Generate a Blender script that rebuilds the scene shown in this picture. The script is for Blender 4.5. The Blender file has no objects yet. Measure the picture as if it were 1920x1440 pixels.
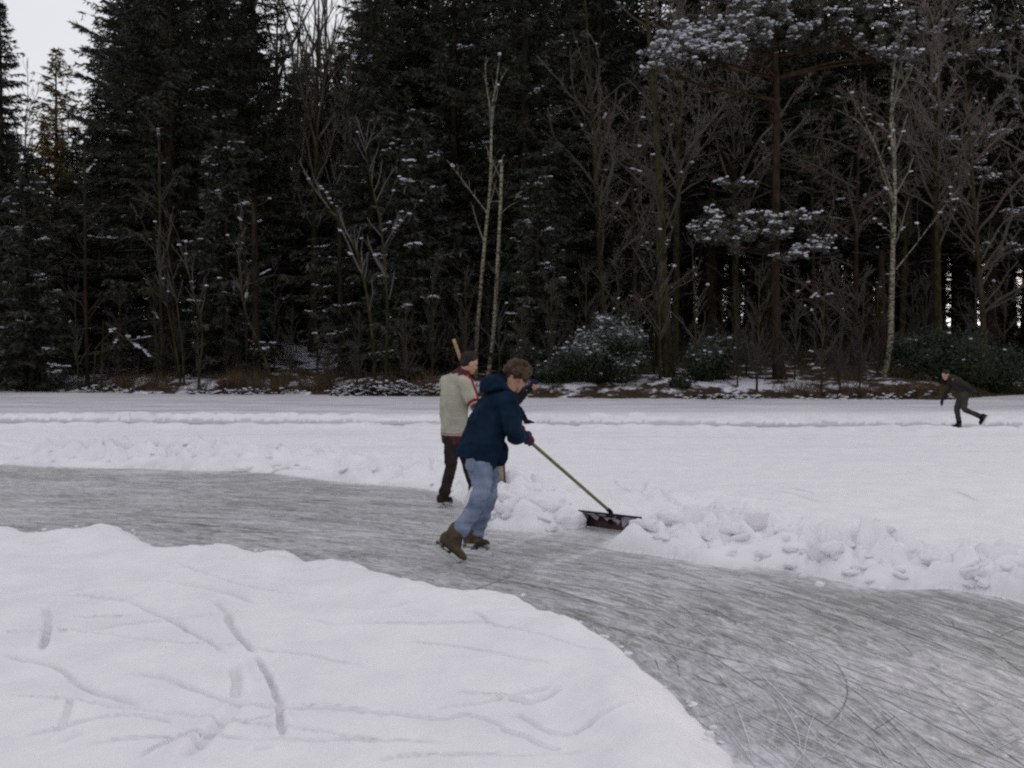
import bpy, math, random
import numpy as np
from mathutils import Vector, Matrix

# ------------------------------------------------------------------ camera, sky, sun, exposure
S = bpy.context.scene
COL = S.collection
F_PX, CAM_H = 1800.0, 1.65
PITCH = math.atan(47.0 / F_PX)
cam_d = bpy.data.cameras.new("camera")
cam = bpy.data.objects.new("camera", cam_d); COL.objects.link(cam)
cam.location = (0, 0, CAM_H)
cam.rotation_euler = (math.radians(90) - PITCH, 0, 0)
cam_d.sensor_width = 36.0
cam_d.lens = 36.0 * F_PX / 1920.0
cam_d.clip_end = 3000
S.camera = cam

SUN_EL, SUN_AZ = math.radians(15), math.radians(38)      # azimuth from +Y towards +X: low, behind the wood on the right
w = bpy.data.worlds.new("World"); S.world = w; w.use_nodes = True
nt = w.node_tree; nt.nodes.clear()
N = nt.nodes.new; L = nt.links.new
sky = N('ShaderNodeTexSky'); sky.sky_type = 'NISHITA'; sky.sun_disc = False
sky.sun_elevation = SUN_EL; sky.sun_rotation = SUN_AZ
hs = N('ShaderNodeHueSaturation'); hs.inputs['Saturation'].default_value = 0.22
L(sky.outputs[0], hs.inputs['Color'])
tc = N('ShaderNodeTexCoord'); mp = N('ShaderNodeMapping'); mp.inputs['Scale'].default_value = (1, 1, 3)
L(tc.outputs['Generated'], mp.inputs[0])
nz = N('ShaderNodeTexNoise'); nz.inputs['Scale'].default_value = 2.2; nz.inputs['Detail'].default_value = 6
L(mp.outputs[0], nz.inputs['Vector'])
rp = N('ShaderNodeValToRGB')                      # thin high cloud, lighter and darker sheets
rp.color_ramp.elements[0].position = .3; rp.color_ramp.elements[0].color = (5.6, 5.7, 6.0, 1)
rp.color_ramp.elements[1].position = .75; rp.color_ramp.elements[1].color = (6.9, 6.9, 7.1, 1)
L(nz.outputs[0], rp.inputs[0])
mx = N('ShaderNodeMix'); mx.data_type = 'RGBA'; mx.inputs[0].default_value = .68
L(hs.outputs[0], mx.inputs[6]); L(rp.outputs[0], mx.inputs[7])
bg = N('ShaderNodeBackground'); bg.inputs['Strength'].default_value = 0.105
L(mx.outputs[2], bg.inputs['Color'])
wo = N('ShaderNodeOutputWorld'); L(bg.outputs[0], wo.inputs[0])

sd = bpy.data.lights.new("sun", 'SUN'); sd.energy = 0.8; sd.angle = math.radians(12); sd.color = (1, .93, .82)
sun = bpy.data.objects.new("sun", sd); COL.objects.link(sun)
sun.rotation_euler = Vector((-math.sin(SUN_AZ) * math.cos(SUN_EL), -math.cos(SUN_AZ) * math.cos(SUN_EL), -math.sin(SUN_EL))).to_track_quat('-Z', 'Y').to_euler()
S.view_settings.view_transform = 'Standard'; S.view_settings.look = 'None'
S.view_settings.exposure = 0.52; S.view_settings.gamma = 1
S.render.engine = 'CYCLES'
S.cycles.max_bounces = 5; S.cycles.diffuse_bounces = 3; S.cycles.glossy_bounces = 2
S.cycles.transmission_bounces = 0; S.cycles.use_denoising = False
S.cycles.pixel_filter_type = 'BLACKMAN_HARRIS'; S.cycles.filter_width = 2.3
S.render.use_persistent_data = False

# ------------------------------------------------------------------ helpers
def P(u, v, Y):
    """world point at depth Y seen at photo pixel (u, v) (1920x1440)"""
    x = (u - 960) / F_PX; y = -(v - 720) / F_PX
    cp, sp = math.cos(PITCH), math.sin(PITCH)
    d = (x, cp + y * sp, -sp + y * cp); t = Y / d[1]
    return np.array((d[0] * t, Y, CAM_H + d[2] * t))
def G(u, v, z=0.0):
    x = (u - 960) / F_PX; y = -(v - 720) / F_PX
    cp, sp = math.cos(PITCH), math.sin(PITCH)
    d = (x, cp + y * sp, -sp + y * cp); t = (z - CAM_H) / d[2]
    return np.array((d[0] * t, d[1] * t))

def mesh(name, V, F, mat=None, attrs=None, smooth=True, uv=None):
    """V (n,3); F one array or list of arrays of tris / quads"""
    me = bpy.data.meshes.new(name)
    V = np.asarray(V, dtype=np.float32)
    if not isinstance(F, list): F = [F]
    F = [np.asarray(f, dtype=np.int32) for f in F if len(f)]
    me.vertices.add(len(V)); me.vertices.foreach_set('co', V.ravel())
    loops = np.concatenate([f.ravel() for f in F]); me.loops.add(len(loops)); me.loops.foreach_set('vertex_index', loops)
    cnt = np.concatenate([np.full(len(f), f.shape[1], dtype=np.int32) for f in F])
    st = np.concatenate(([0], np.cumsum(cnt)[:-1])).astype(np.int32)
    me.polygons.add(len(cnt)); me.polygons.foreach_set('loop_start', st); me.polygons.foreach_set('loop_total', cnt)
    me.polygons.foreach_set('use_smooth', np.full(len(cnt), smooth, dtype=bool))
    if uv is not None:
        l = me.uv_layers.new(name='UVMap'); l.data.foreach_set('uv', np.asarray(uv, dtype=np.float32)[loops].ravel())
    for k, a in (attrs or {}).items():
        at = me.attributes.new(k, 'FLOAT', 'POINT'); at.data.foreach_set('value', np.asarray(a, dtype=np.float32))
    me.update(calc_edges=True)
    if mat: me.materials.append(mat)
    return me
def obj(name, me, parent=None, loc=None):
    o = bpy.data.objects.new(name, me); COL.objects.link(o)
    if parent: o.parent = parent
    if loc is not None: o.location = loc
    return o
def tag(o, label=None, cat=None, group=None, kind=None):
    if label: o['label'] = label
    if cat: o['category'] = cat
    if group: o['group'] = group
    if kind: o['kind'] = kind
    return o
def empty(name, loc=(0, 0, 0), rz=0, **k):
    o = bpy.data.objects.new(name, None); COL.objects.link(o); o.location = [float(c) for c in loc]; o.rotation_euler = (0, 0, rz)
    o.empty_display_size = .2
    return tag(o, **k)
def copy_tree(o, parent=None, depth=0):
    c = o.copy(); COL.objects.link(c); c.parent = parent
    for ch in list(o.children): copy_tree(ch, c, depth + 1)
    return c

# --- numpy noise
def _h(ix, iy, s):
    n = (ix.astype(np.int64) * 374761393 + iy.astype(np.int64) * 668265263 + s * 974634777) & 0xffffffff
    n = ((n ^ (n >> 13)) * 1274126177) & 0xffffffff
    n = (n ^ (n >> 16)) & 0xffffffff
    return n / 4294967295.0
def vnoise(x, y, s=0):
    ix, iy = np.floor(x), np.floor(y); fx, fy = x - ix, y - iy
    fx = fx * fx * fx * (fx * (fx * 6 - 15) + 10); fy = fy * fy * fy * (fy * (fy * 6 - 15) + 10)
    a, b, c, d = _h(ix, iy, s), _h(ix + 1, iy, s), _h(ix, iy + 1, s), _h(ix + 1, iy + 1, s)
    return (a + (b - a) * fx) * (1 - fy) + (c + (d - c) * fx) * fy - .5
def fbm(x, y, o=4, s=0):
    r = 0; a = 1.0
    for i in range(o):
        r = r + a * vnoise(x * 2 ** i + i * 17.3, y * 2 ** i - i * 9.1, s + i); a *= .5
    return r
def worley(x, y, s=0):
    ix, iy = np.floor(x), np.floor(y); best = np.full(x.shape, 9.0); hid = np.zeros(x.shape)
    for dx in (-1, 0, 1):
        for dy in (-1, 0, 1):
            cx, cy = ix + dx, iy + dy
            px, py = cx + _h(cx, cy, s), cy + _h(cx, cy, s + 1)
            d = (px - x) ** 2 + (py - y) ** 2; m = d < best
            best = np.where(m, d, best); hid = np.where(m, _h(cx, cy, s + 2), hid)
    return np.sqrt(best), hid
def bumps(x, y, s=0, r=.8):
    """overlapping rounded lumps of uneven height, continuous"""
    ix, iy = np.floor(x), np.floor(y); best = np.zeros(x.shape)
    for dx in (-1, 0, 1):
        for dy in (-1, 0, 1):
            cx, cy = ix + dx, iy + dy; h = _h(cx, cy, s + 2); rr_ = r * (.55 + .45 * _h(cx, cy, s + 3))
            px, py = cx + _h(cx, cy, s), cy + _h(cx, cy, s + 1); d = ((px - x) ** 2 + (py - y) ** 2) / rr_ ** 2
            best = np.maximum(best, h * np.clip(1 - d, 0, 1) ** .85)
    return best
def sst(a, b, x):
    t = np.clip((x - a) / (b - a), 0, 1); return t * t * (3 - 2 * t)
def n3(p, sc, s=0):
    return (vnoise(p[:, 0] * sc, p[:, 1] * sc + p[:, 2] * sc * .7, s) + vnoise(p[:, 1] * sc + 31, p[:, 2] * sc, s + 5) + vnoise(p[:, 2] * sc - 7, p[:, 0] * sc * .9, s + 9)) / 1.6

def poly_dist(x, y, pl):
    """distance, arclength at nearest point"""
    pl = np.asarray(pl, float); bd = np.full(x.shape, 1e9); bs = np.zeros(x.shape); acc = 0.0
    for a, b in zip(pl[:-1], pl[1:]):
        d = b - a; l2 = d @ d; L_ = math.sqrt(l2)
        if l2 < 1e-12: continue
        t = np.clip(((x - a[0]) * d[0] + (y - a[1]) * d[1]) / l2, 0, 1)
        q = (x - a[0] - t * d[0]) ** 2 + (y - a[1] - t * d[1]) ** 2; m = q < bd
        bd = np.where(m, q, bd); bs = np.where(m, acc + t * L_, bs); acc += L_
    return np.sqrt(bd), bs
def in_poly(x, y, pg):
    ins = np.zeros(x.shape, bool); n = len(pg)
    for i in range(n):
        x0, y0 = pg[i]; x1, y1 = pg[(i + 1) % n]
        c = ((y0 > y) != (y1 > y))
        xi = (x1 - x0) * (y - y0) / ((y1 - y0) if y1 != y0 else 1e-9) + x0
        ins ^= c & (x < xi)
    return ins
def smooth_line(pl, n=3):
    pl = np.asarray(pl, float)
    for _ in range(n):
        q = [pl[0]]
        for a, b in zip(pl[:-1], pl[1:]): q += [.75 * a + .25 * b, .25 * a + .75 * b]
        q.append(pl[-1]); pl = np.array(q)
    return pl

# ------------------------------------------------------------------ materials
def mat(name, rough=.8, spec=.3):
    m = bpy.data.materials.new(name); m.use_nodes = True; t = m.node_tree
    b = t.nodes['Principled BSDF']; b.inputs['Roughness'].default_value = rough; b.inputs['Specular IOR Level'].default_value = spec
    return m, t, b
def noise_mat(name, c0, c1, scale=4, rough=.85, spec=.2, coord='Object', stretch=(1, 1, 1), bump=0, bscale=None, detail=5, lo=.35, hi=.65, extra=None):
    m, t, b = mat(name, rough, spec)
    tcn = t.nodes.new('ShaderNodeTexCoord'); mpn = t.nodes.new('ShaderNodeMapping'); mpn.inputs['Scale'].default_value = stretch
    t.links.new(tcn.outputs[coord], mpn.inputs[0])
    n = t.nodes.new('ShaderNodeTexNoise'); n.inputs['Scale'].default_value = scale; n.inputs['Detail'].default_value = detail
    t.links.new(mpn.outputs[0], n.inputs['Vector'])
    r = t.nodes.new('ShaderNodeValToRGB'); r.color_ramp.elements[0].position = lo; r.color_ramp.elements[1].position = hi
    r.color_ramp.elements[0].color = (*c0, 1); r.color_ramp.elements[1].color = (*c1, 1)
    t.links.new(n.outputs[0], r.inputs[0])
    out = r.outputs[0]
    if extra: out = extra(t, out, mpn)
    t.links.new(out, b.inputs['Base Color'])
    if bump:
        n2 = t.nodes.new('ShaderNodeTexNoise'); n2.inputs['Scale'].default_value = bscale or scale * 4; n2.inputs['Detail'].default_value = 4
        t.links.new(mpn.outputs[0], n2.inputs['Vector'])
        bp = t.nodes.new('ShaderNodeBump'); bp.inputs['Strength'].default_value = bump; bp.inputs['Distance'].default_value = .02
        t.links.new(n2.outputs[0], bp.inputs['Height']); t.links.new(bp.outputs[0], b.inputs['Normal'])
    return m
def attr_mix(name, attr, other):
    """extra(): mix towards colour OTHER by the point attribute ATTR"""
    def f(t, col, mpn):
        a = t.nodes.new('ShaderNodeAttribute'); a.attribute_name = attr
        m = t.nodes.new('ShaderNodeMix'); m.data_type = 'RGBA'
        t.links.new(a.outputs['Fac'], m.inputs[0]); t.links.new(col, m.inputs[6]); m.inputs[7].default_value = (*other, 1)
        return m.outputs[2]
    return f

# snow: very slightly lavender under the overcast; 'thin' = a dusting that lets the grey ice through
def snow_material():
    def ex(t, col, mpn):
        a = t.nodes.new('ShaderNodeAttribute'); a.attribute_name = 'thin'
        m = t.nodes.new('ShaderNodeMix'); m.data_type = 'RGBA'
        t.links.new(a.outputs['Fac'], m.inputs[0]); t.links.new(col, m.inputs[6]); m.inputs[7].default_value = (.40, .385, .43, 1)
        return m.outputs[2]
    m = noise_mat('snow', (.775, .752, .788), (.835, .812, .842), scale=3.5, rough=.9, spec=.15, bump=.35, bscale=90, extra=ex)
    return m
M_SNOW = snow_material()
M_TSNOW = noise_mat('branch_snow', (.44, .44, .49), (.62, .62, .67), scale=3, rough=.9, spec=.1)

def ice_material():
    m, t, b = mat('ice', .55, .35)
    Nn, Lk = t.nodes.new, t.links.new
    uv = Nn('ShaderNodeUVMap'); uv.uv_map = 'UVMap'
    ob = Nn('ShaderNodeTexCoord')
    def streak(rot, sc, scale, detail=5, dist=0.0, src=None):
        mpn = Nn('ShaderNodeMapping'); mpn.inputs['Rotation'].default_value = (0, 0, rot)
        # rotate first, then stretch: two mapping nodes
        Lk(src or uv.outputs[0], mpn.inputs[0])
        mp2 = Nn('ShaderNodeMapping'); mp2.inputs['Scale'].default_value = (*sc, 1); Lk(mpn.outputs[0], mp2.inputs[0])
        n = Nn('ShaderNodeTexNoise'); n.inputs['Scale'].default_value = scale; n.inputs['Detail'].default_value = detail
        n.inputs['Distortion'].default_value = dist; n.inputs['Roughness'].default_value = .70
        Lk(mp2.outputs[0], n.inputs['Vector']); return n.outputs[0]
    def ramp(v, p0, c0, p1, c1):
        r = Nn('ShaderNodeValToRGB'); r.color_ramp.elements[0].position = p0; r.color_ramp.elements[0].color = (c0, c0, c0, 1)
        r.color_ramp.elements[1].position = p1; r.color_ramp.elements[1].color = (c1, c1, c1, 1); Lk(v, r.inputs[0]); return r.outputs[0]
    def math_(op, a, bb, clamp=False):
        x = Nn('ShaderNodeMath'); x.operation = op; x.use_clamp = clamp
        for i, q in enumerate((a, bb)):
            if isinstance(q, (int, float)): x.inputs[i].default_value = q
            else: Lk(q, x.inputs[i])
        return x.outputs[0]
    s1 = streak(0.0, (1.1, 7), 1.5, 9, .5)          # broad sweeps along the track
    s2 = streak(.24, (1.7, 13), 1.9, 8, .3)
    s3 = streak(-.33, (1.5, 15), 2.0, 8, .3)
    s4 = streak(0.06, (1.2, 50), 2.0, 6, .1)        # fine skate lines
    patch = streak(0, (1, 1.6), .7, 4, .8)
    blotch = streak(.1, (3.2, 6.5), 2.4, 9, 1.0)
    v = math_('ADD', math_('MULTIPLY', s1, .34), math_('MULTIPLY', s2, .27))
    v = math_('ADD', v, math_('MULTIPLY', s3, .2)); v = math_('ADD', v, math_('MULTIPLY', s4, .16))
    v = math_('ADD', v, math_('MULTIPLY', math_('SUBTRACT', patch, .5), .28)); v = math_('ADD', v, math_('MULTIPLY', math_('SUBTRACT', blotch, .5), .62))
    cr = Nn('ShaderNodeValToRGB'); e = cr.color_ramp.elements
    e[0].position = .31; e[0].color = (.13, .13, .13, 1)
    e[1].position = .66; e[1].color = (.74, .715, .76, 1)
    for p_, c_ in ((.41, (.21, .207, .207, 1)), (.485, (.35, .342, .350, 1)), (.56, (.50, .485, .505, 1))):
        k = e.new(p_); k.color = c_
    Lk(v, cr.inputs[0])
    out = cr.outputs[0]
    # thin bright and dark scratches: narrow bands of stretched noise
    for rot, sc, scale, c, wdt, seed in ((.10, (.35, 10), 1.3, (.70, .68, .72, 1), .006, 0), (-.16, (.3, 9), 1.5, (.10, .10, .10, 1), .005, 3), (.45, (.4, 7), 1.2, (.70, .68, .72, 1), .005, 5), (-.7, (.45, 6), 1.1, (.13, .13, .13, 1), .004, 7), (1.15, (.5, 5), 1.0, (.66, .65, .68, 1), .0035, 9)):
        n = streak(rot, sc, scale, 1.2, .6)
        d = math_('ABSOLUTE', math_('SUBTRACT', n, .5 + .013 * (seed - 4)), 0)
        k = ramp(d, 0, 1, wdt, 0)
        br = streak(rot, (1.1, 2.4), 2.3, 2, 0); k = math_('MULTIPLY', k, ramp(br, .5, 0, .58, .75), True)
        mxn = Nn('ShaderNodeMix'); mxn.data_type = 'RGBA'; Lk(k, mxn.inputs[0]); Lk(out, mxn.inputs[6]); mxn.inputs[7].default_value = c
        out = mxn.outputs[2]
    # loose snow swept thin over the ice
    at = Nn('ShaderNodeAttribute'); at.attribute_name = 'dust'
    g = Nn('ShaderNodeTexNoise'); g.inputs['Scale'].default_value = 14; g.inputs['Detail'].default_value = 6; Lk(ob.outputs['Object'], g.inputs['Vector'])
    kk = math_('MULTIPLY', at.outputs['Fac'], ramp(g.outputs[0], .35, .25, .62, 1.2), True)
    mxn = Nn('ShaderNodeMix'); mxn.data_type = 'RGBA'; Lk(kk, mxn.inputs[0]); Lk(out, mxn.inputs[6]); mxn.inputs[7].default_value = (.70, .68, .74, 1)
    Lk(mxn.outputs[2], b.inputs['Base Color'])
    bp = Nn('ShaderNodeBump'); bp.inputs['Strength'].default_value = .25; bp.inputs['Distance'].default_value = .02
    Lk(v, bp.inputs['Height']); Lk(bp.outputs[0], b.inputs['Normal'])
    return m
M_ICE = ice_material()

# ------------------------------------------------------------------ the frozen lake
near_px = [(0,985),(35,984),(60,992),(85,990),(97,976),(112,988),(150,982),(200,978),(232,982),(258,992),(275,1006),(310,1018),(350,1026),(400,1012),(440,1014),(480,1024),(520,1030),(548,1026),(566,1036),(590,1052),(625,1046),(645,1045),(680,1056),(720,1066),(800,1080),(860,1098),(940,1103),(985,1112),(1020,1135),(1080,1150),(1110,1165),(1140,1187),(1190,1215),(1225,1245),(1262,1272),(1290,1305),(1322,1330),(1345,1352),(1372,1375),(1385,1405),(1392,1440)]
NEAR = [(-60, 14), (-30, 12.2), (-12, 10.3)] + [tuple(G(u, v, .10)) for u, v in near_px] + [(1.25, 3.1), (1.7, 2.2), (2.6, .8), (4.2, -1.5), (9, -6)]
far_px = [(0,871),(60,873),(120,876),(200,878),(270,878),(330,881),(400,883),(450,884),(505,887),(550,893),(600,899),(650,905),(700,909),(750,912),(800,917),(838,926),(862,938),(876,953),(888,970),(905,985),(935,992),(970,996),(1006,999),(1054,994),(1088,986),(1130,984),(1165,988),(1198,999),(1196,1008),(1165,1017),(1136,1028),(1160,1034),(1213,1039),(1250,1046),(1298,1053),(1340,1062),(1378,1063),(1420,1062),(1470,1066),(1510,1074),(1545,1084),(1580,1092),(1612,1100),(1660,1104),(1720,1106),(1780,1105),(1830,1113),(1883,1122),(1920,1132)]
FAR = [(-60, 26), (-30, 19.5), (-14, 16.3)] + [tuple(G(u, v)) for u, v in far_px] + [(4.6, 5.9), (6.5, 4.6), (9, 2.2), (14, -3)]
PATH = NEAR + FAR[::-1]
NEAR_S = smooth_line([(-60, 14), (-30, 12.2), (-12, 10.3), tuple(G(0, 985, .1)), tuple(G(400, 1012, .1)), tuple(G(720, 1066, .1)), tuple(G(985, 1112, .1)), tuple(G(1190, 1215, .1)), tuple(G(1392, 1440, .1)), (1.7, 2.2), (4.2, -1.5), (9, -6)], 3)
SHORE_PX = [(-500, 728), (0, 735), (130, 736), (300, 740), (600, 742), (830, 746), (1080, 749), (1250, 750.5), (1480, 750), (1650, 751), (1760, 752), (1850, 746), (1920, 742), (2400, 738)]
SHORE = np.array([G(u, v + 1.0) for u, v in SHORE_PX])
def shore_y(x): return np.interp(x, SHORE[:, 0], SHORE[:, 1])

# grooves left by skates and boots: pixel line, half width (m), depth (m)
GROOVES = [
 ([(90,1120),(150,1125),(225,1132),(270,1147),(325,1175),(375,1205),(425,1235)], .020, .022),
 ([(473,1234),(495,1265),(515,1305),(525,1340),(530,1395)], .022, .024),
 ([(398,1128),(425,1152),(432,1180),(445,1205),(475,1230)], .028, .026),
 ([(165,1095),(280,1095),(350,1105),(400,1112),(440,1125),(485,1135)], .034, .022),
 ([(565,1142),(650,1147),(710,1150),(775,1137)], .030, .014),
 ([(595,1170),(625,1181),(660,1179)], .035, .020),
 ([(660,1179),(750,1180),(925,1180)], .020, .014),
 ([(145,1164),(225,1162)], .018, .014), ([(0,1232),(30,1247),(75,1257),(125,1270),(150,1305),(200,1320),(265,1335)], .022, .018),
 ([(200,1275),(250,1277),(300,1287),(350,1300),(390,1317),(425,1330),(500,1342),(600,1347),(750,1352),(825,1360),(875,1352),(925,1360),(955,1384)], .022, .024),
 ([(45,1392),(110,1385),(165,1367),(215,1352),(260,1355),(325,1370)], .020, .016),
 ([(145,1407),(300,1402),(400,1400),(525,1402),(700,1400),(850,1402)], .016, .011),
 ([(72,1146),(90,1150),(88,1200),(78,1228)], .030, .028), ([(435,1258),(445,1285),(440,1318)], .036, .034), ([(300,1278),(325,1290)], .032, .022),
 ([(135,1325),(122,1355),(112,1382)], .026, .020), ([(445,1335),(400,1380),(350,1432)], .050, .020),
 ([(430,1058),(440,1052)], .06, .03), ([(463,1090),(478,1092)], .05, .025), ([(120,1400),(140,1392)], .035, .02), ([(480,1420),(500,1418)],.03,.015),
 ([(812,1333),(875,1330),(930,1314),(1050,1296)], .024, .017), ([(960,1318),(1000,1325),(1045,1306)], .022, .018),
 ([(960,1338),(1050,1395),(1125,1365),(1190,1343)], .020, .012), ([(860,1300),(920,1304),(985,1322)],.018,.012), ([(940,1378),(990,1392),(1040,1412)],.02,.012),
 ([(520,1088),(600,1078),(680,1070)], .03, .010), ([(0,1130),(80,1122),(165,1105)], .03, .012), ([(150,1190),(300,1172),(480,1150)], .02, .008), ([(20,1195),(120,1192)], .02, .010),
 ([(0,1180),(160,1190),(330,1215),(520,1225),(700,1262)], .012, .004), ([(0,1310),(120,1325),(300,1345),(520,1378),(760,1400)], .012, .004), ([(250,1440),(330,1400),(470,1360),(640,1330)], .011, .004), ([(330,1060),(430,1100),(560,1120),(760,1118)], .013, .004), ([(700,1440),(820,1420),(960,1426),(1120,1418)], .012, .004), ([(880,1160),(960,1200),(1060,1232),(1150,1240)], .012, .003), ([(760,1210),(900,1228),(1040,1262)], .011, .003),
 ([(1150,895),(1160,910),(1190,928),(1310,956)], .02, .012), ([(1213,898),(1205,928)], .02, .012), ([(1425,913),(1480,925),(1540,942)], .02, .012), ([(1480,912),(1530,928)],.02,.01),
 ([(1790,920),(1835,938)], .02, .012), ([(1080,905),(1110,935)],.02,.008), ([(560,828),(700,834),(820,836)],.04,.01), ([(100,835),(400,828)],.05,.012), ([(1500,850),(1900,846)],.05,.010), ([(1300,838),(1600,832),(1900,836)],.04,.010),
]
def snow_h(x, y):
    i = min(len(_HY) - 1, int(np.searchsorted(_HY, y))); j = min(len(_HA) - 1, int(np.searchsorted(_HA, x / y)))
    return max(0.0, float(_HH[max(0, i - 1):i + 2, max(0, j - 1):j + 2].mean()))
def build_lake():
    # rows (depth) fine where the picture is fine; columns: x = a * y
    ys = [.7]
    while ys[-1] < 50:
        y = ys[-1]; st = y * y / 1584 * .85
        st = max(st, .012); st = min(st, .026 if y < 11.5 else .045 if y < 16 else .09 if y < 27 else .25); ys.append(y + st)
    ys = np.array(ys)
    inner = np.linspace(-.60, .60, 1180); side = np.concatenate((np.linspace(.6, .85, 90)[1:], np.linspace(.85, 4.5, 60)[1:]))
    a = np.concatenate((-side[::-1], inner, side))
    A, Yg = np.meshgrid(a, ys); X = A * Yg
    sh = X.shape
    x, y = X.ravel(), Yg.ravel()
    near = y < 22
    din = np.full(x.shape, -9.0); dn = np.full(x.shape, 9.0); df = np.full(x.shape, 9.0); s_al = np.zeros(x.shape)
    xn, yn = x[near], y[near]
    # wobble of the edges
    wx = xn + .035 * fbm(xn * 7, yn * 7, 3, 11); wy = yn + .035 * fbm(xn * 7 + 50, yn * 7, 3, 12)
    a1, _ = poly_dist(wx, wy, NEAR); a2, _ = poly_dist(wx, wy, FAR); ins = in_poly(wx, wy, PATH)
    dd = np.minimum(a1, a2); din[near] = np.where(ins, dd, -dd); dn[near] = a1; df[near] = a2
    o = np.maximum(-din, 0); nearside = dn < df
    H = np.zeros(x.shape)
    # soft unevenness of undisturbed snow
    soft = .030 * fbm(x * .9, y * .9, 3, 1) + .010 * fbm(x * 5, y * 5, 3, 2) + .005 * fbm(x * 16, y * 16, 2, 61)
    # foreground side
    rim = .055 * np.exp(-((o - .30) / .26) ** 2) * (1 + 1.3 * fbm(x * 2.3, y * 2.3, 3, 4))
    hn = .093 + rim + soft + .018 * np.exp(-o / .5) * fbm(x * 9, y * 9, 3, 5)
    hn = hn * np.clip(1 - np.exp(-o / .055), 0, 1)
    # far side: ploughed bank, clods
    m = near & ~nearside & (o < 3.6)
    hf = .07 + soft * .8
    xm, ym, om = x[m], y[m], o[m]
    left = 1 - sst(-1.6, .2, xm)                     # 1 on the left, 0 near and right of the shoveller
    wdt = .95 + 1.0 * left * sst(9, 15, ym) + .35 * (1 - left)
    ridge = np.exp(-((om - .55 * wdt) / (.62 * wdt)) ** 2)
    qx, qy = xm + .22 * fbm(xm * 2.2, ym * 2.2, 3, 6), ym + .22 * fbm(xm * 2.2 + 40, ym * 2.2, 3, 8)
    l1 = bumps(qx * 2.1, qy * 2.1, 20); l2 = bumps(qx * 4.6, qy * 4.6, 30); l3 = bumps(qx * 11, qy * 11, 40, .85)
    gate = np.clip(.15 + 1.9 * (fbm(xm * 1.1, ym * 1.1, 2, 44) + .28), 0, 1.25)
    big = .5 + 1.1 * np.clip(fbm(xm * .8, ym * .8, 2, 9) + .4, 0, 1)
    amp = (.095 + .095 * left) * big
    bank = ridge * gate * (amp * (.12 + 1.15 * l1) + .13 * l2 + .045 * l3)
    field = (.07 * l1 + .085 * l2 + .028 * l3) * gate * np.exp(-om / 1.15)
    hfm = .06 + soft[m] * .8 + bank + field
    hfm *= np.clip(1 - np.exp(-om / (.10 + .03 * left)), 0, 1)
    hf[m] = hfm
    H = np.where(near & nearside, hn, hf)
    H = np.where(din > 0, -np.minimum(.03, din * .6) - .004, H)
    # the far skating track with low ridges either side
    ty = 23.25 - .066 * x + .12 * fbm(x * .25, x * 0, 2, 14)
    q = y - ty; ed = 1.05 + .25 * fbm(x * 1.6, x * 0 + np.sign(q), 3, 15)
    aq = np.abs(q)
    wl, hl = worley(x * 2.0, y * 1.6, 50)
    lump = np.sqrt(np.clip(1 - (wl / .8) ** 2, 0, 1)) * (.25 + hl)
    zone = (y > 15) & (y < 34)
    rdg = np.where(zone, np.exp(-((aq - ed - .42) / .45) ** 2) * (.045 + .085 * lump + .05 * fbm(x * 3, y * 3, 2, 16)) * np.where(q > 0, 1.25, .8), 0)
    H = H + rdg
    trk = zone & (aq < ed)
    H = np.where(zone, H * sst(-.16, .16, aq - ed) + .006, H)
    # second, less worn strip beyond it and soft parallel sweeps nearer
    H += np.where((y > 12) & (y < 22), .02 * fbm(x * .35, y * 2.3, 3, 21), 0)
    # grooves
    for pl, wd, dp in GROOVES:
        dp = .008 + dp * .70; wd = wd * .72
        pts = smooth_line(np.array([G(u, v, .07) for u, v in pl]), 2)
        lo, hi = pts.min(0) - .4, pts.max(0) + .4
        mm = (x > lo[0]) & (x < hi[0]) & (y > lo[1]) & (y < hi[1])
        if not mm.any(): continue
        xs, ysb = x[mm], y[mm]
        d, s = poly_dist(xs + .012 * fbm(xs * 14, ysb * 14, 2, 70), ysb + .012 * fbm(xs * 14 + 9, ysb * 14, 2, 71), pts)
        tot = np.linalg.norm(np.diff(pts, axis=0), axis=1).sum()
        fade = sst(0, .12 * tot + .01, s + .02) * sst(0, .12 * tot + .01, tot - s + .02) if tot > .35 else 1
        k = (.75 + .9 * np.clip(fbm(s * 3, s * 0 + wd * 90, 2, 72) + .3, 0, 1)) * fade
        H[mm] += 1.35 * (-dp * np.exp(-(d / wd) ** 4) + .33 * dp * np.exp(-((d - wd * 1.75) / (wd * .8)) ** 2)) * k * np.where(din[mm] > -.02, 0, 1)
    # trim behind the shore
    H = np.where(y > shore_y(x) + 1.0, H - .4, H)
    global _HY, _HA, _HH
    _HY, _HA, _HH = ys, a, H.reshape(sh)
    thin = np.clip(sst(26, 30, y - .03 * x + 1.5 * fbm(x * .12, y * .25, 2, 80)) * (.62 + .5 * fbm(x * .35, y * 1.6, 3, 81)), 0, 1)
    thin = np.maximum(thin, np.where(trk, .95 - .25 * sst(.6, 1.1, aq), 0))
    thin = np.maximum(thin, .25 * (np.clip(fbm(x * .5, y * 3, 3, 82), 0, 1)) * sst(12, 18, y))
    thin = np.maximum(thin, np.where(near & (din < 0), .35 * np.exp(-o / .03), 0))
    idx = np.arange(len(x)).reshape(sh)
    Fq = np.stack((idx[:-1, :-1], idx[:-1, 1:], idx[1:, 1:], idx[1:, :-1]), -1).reshape(-1, 4)
    me = mesh('snow', np.stack((x, y, H), 1), Fq, M_SNOW, {'thin': thin})
    tag(obj('snow', me), 'trampled snow cover of the frozen lake with skate grooves', kind='structure')
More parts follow.
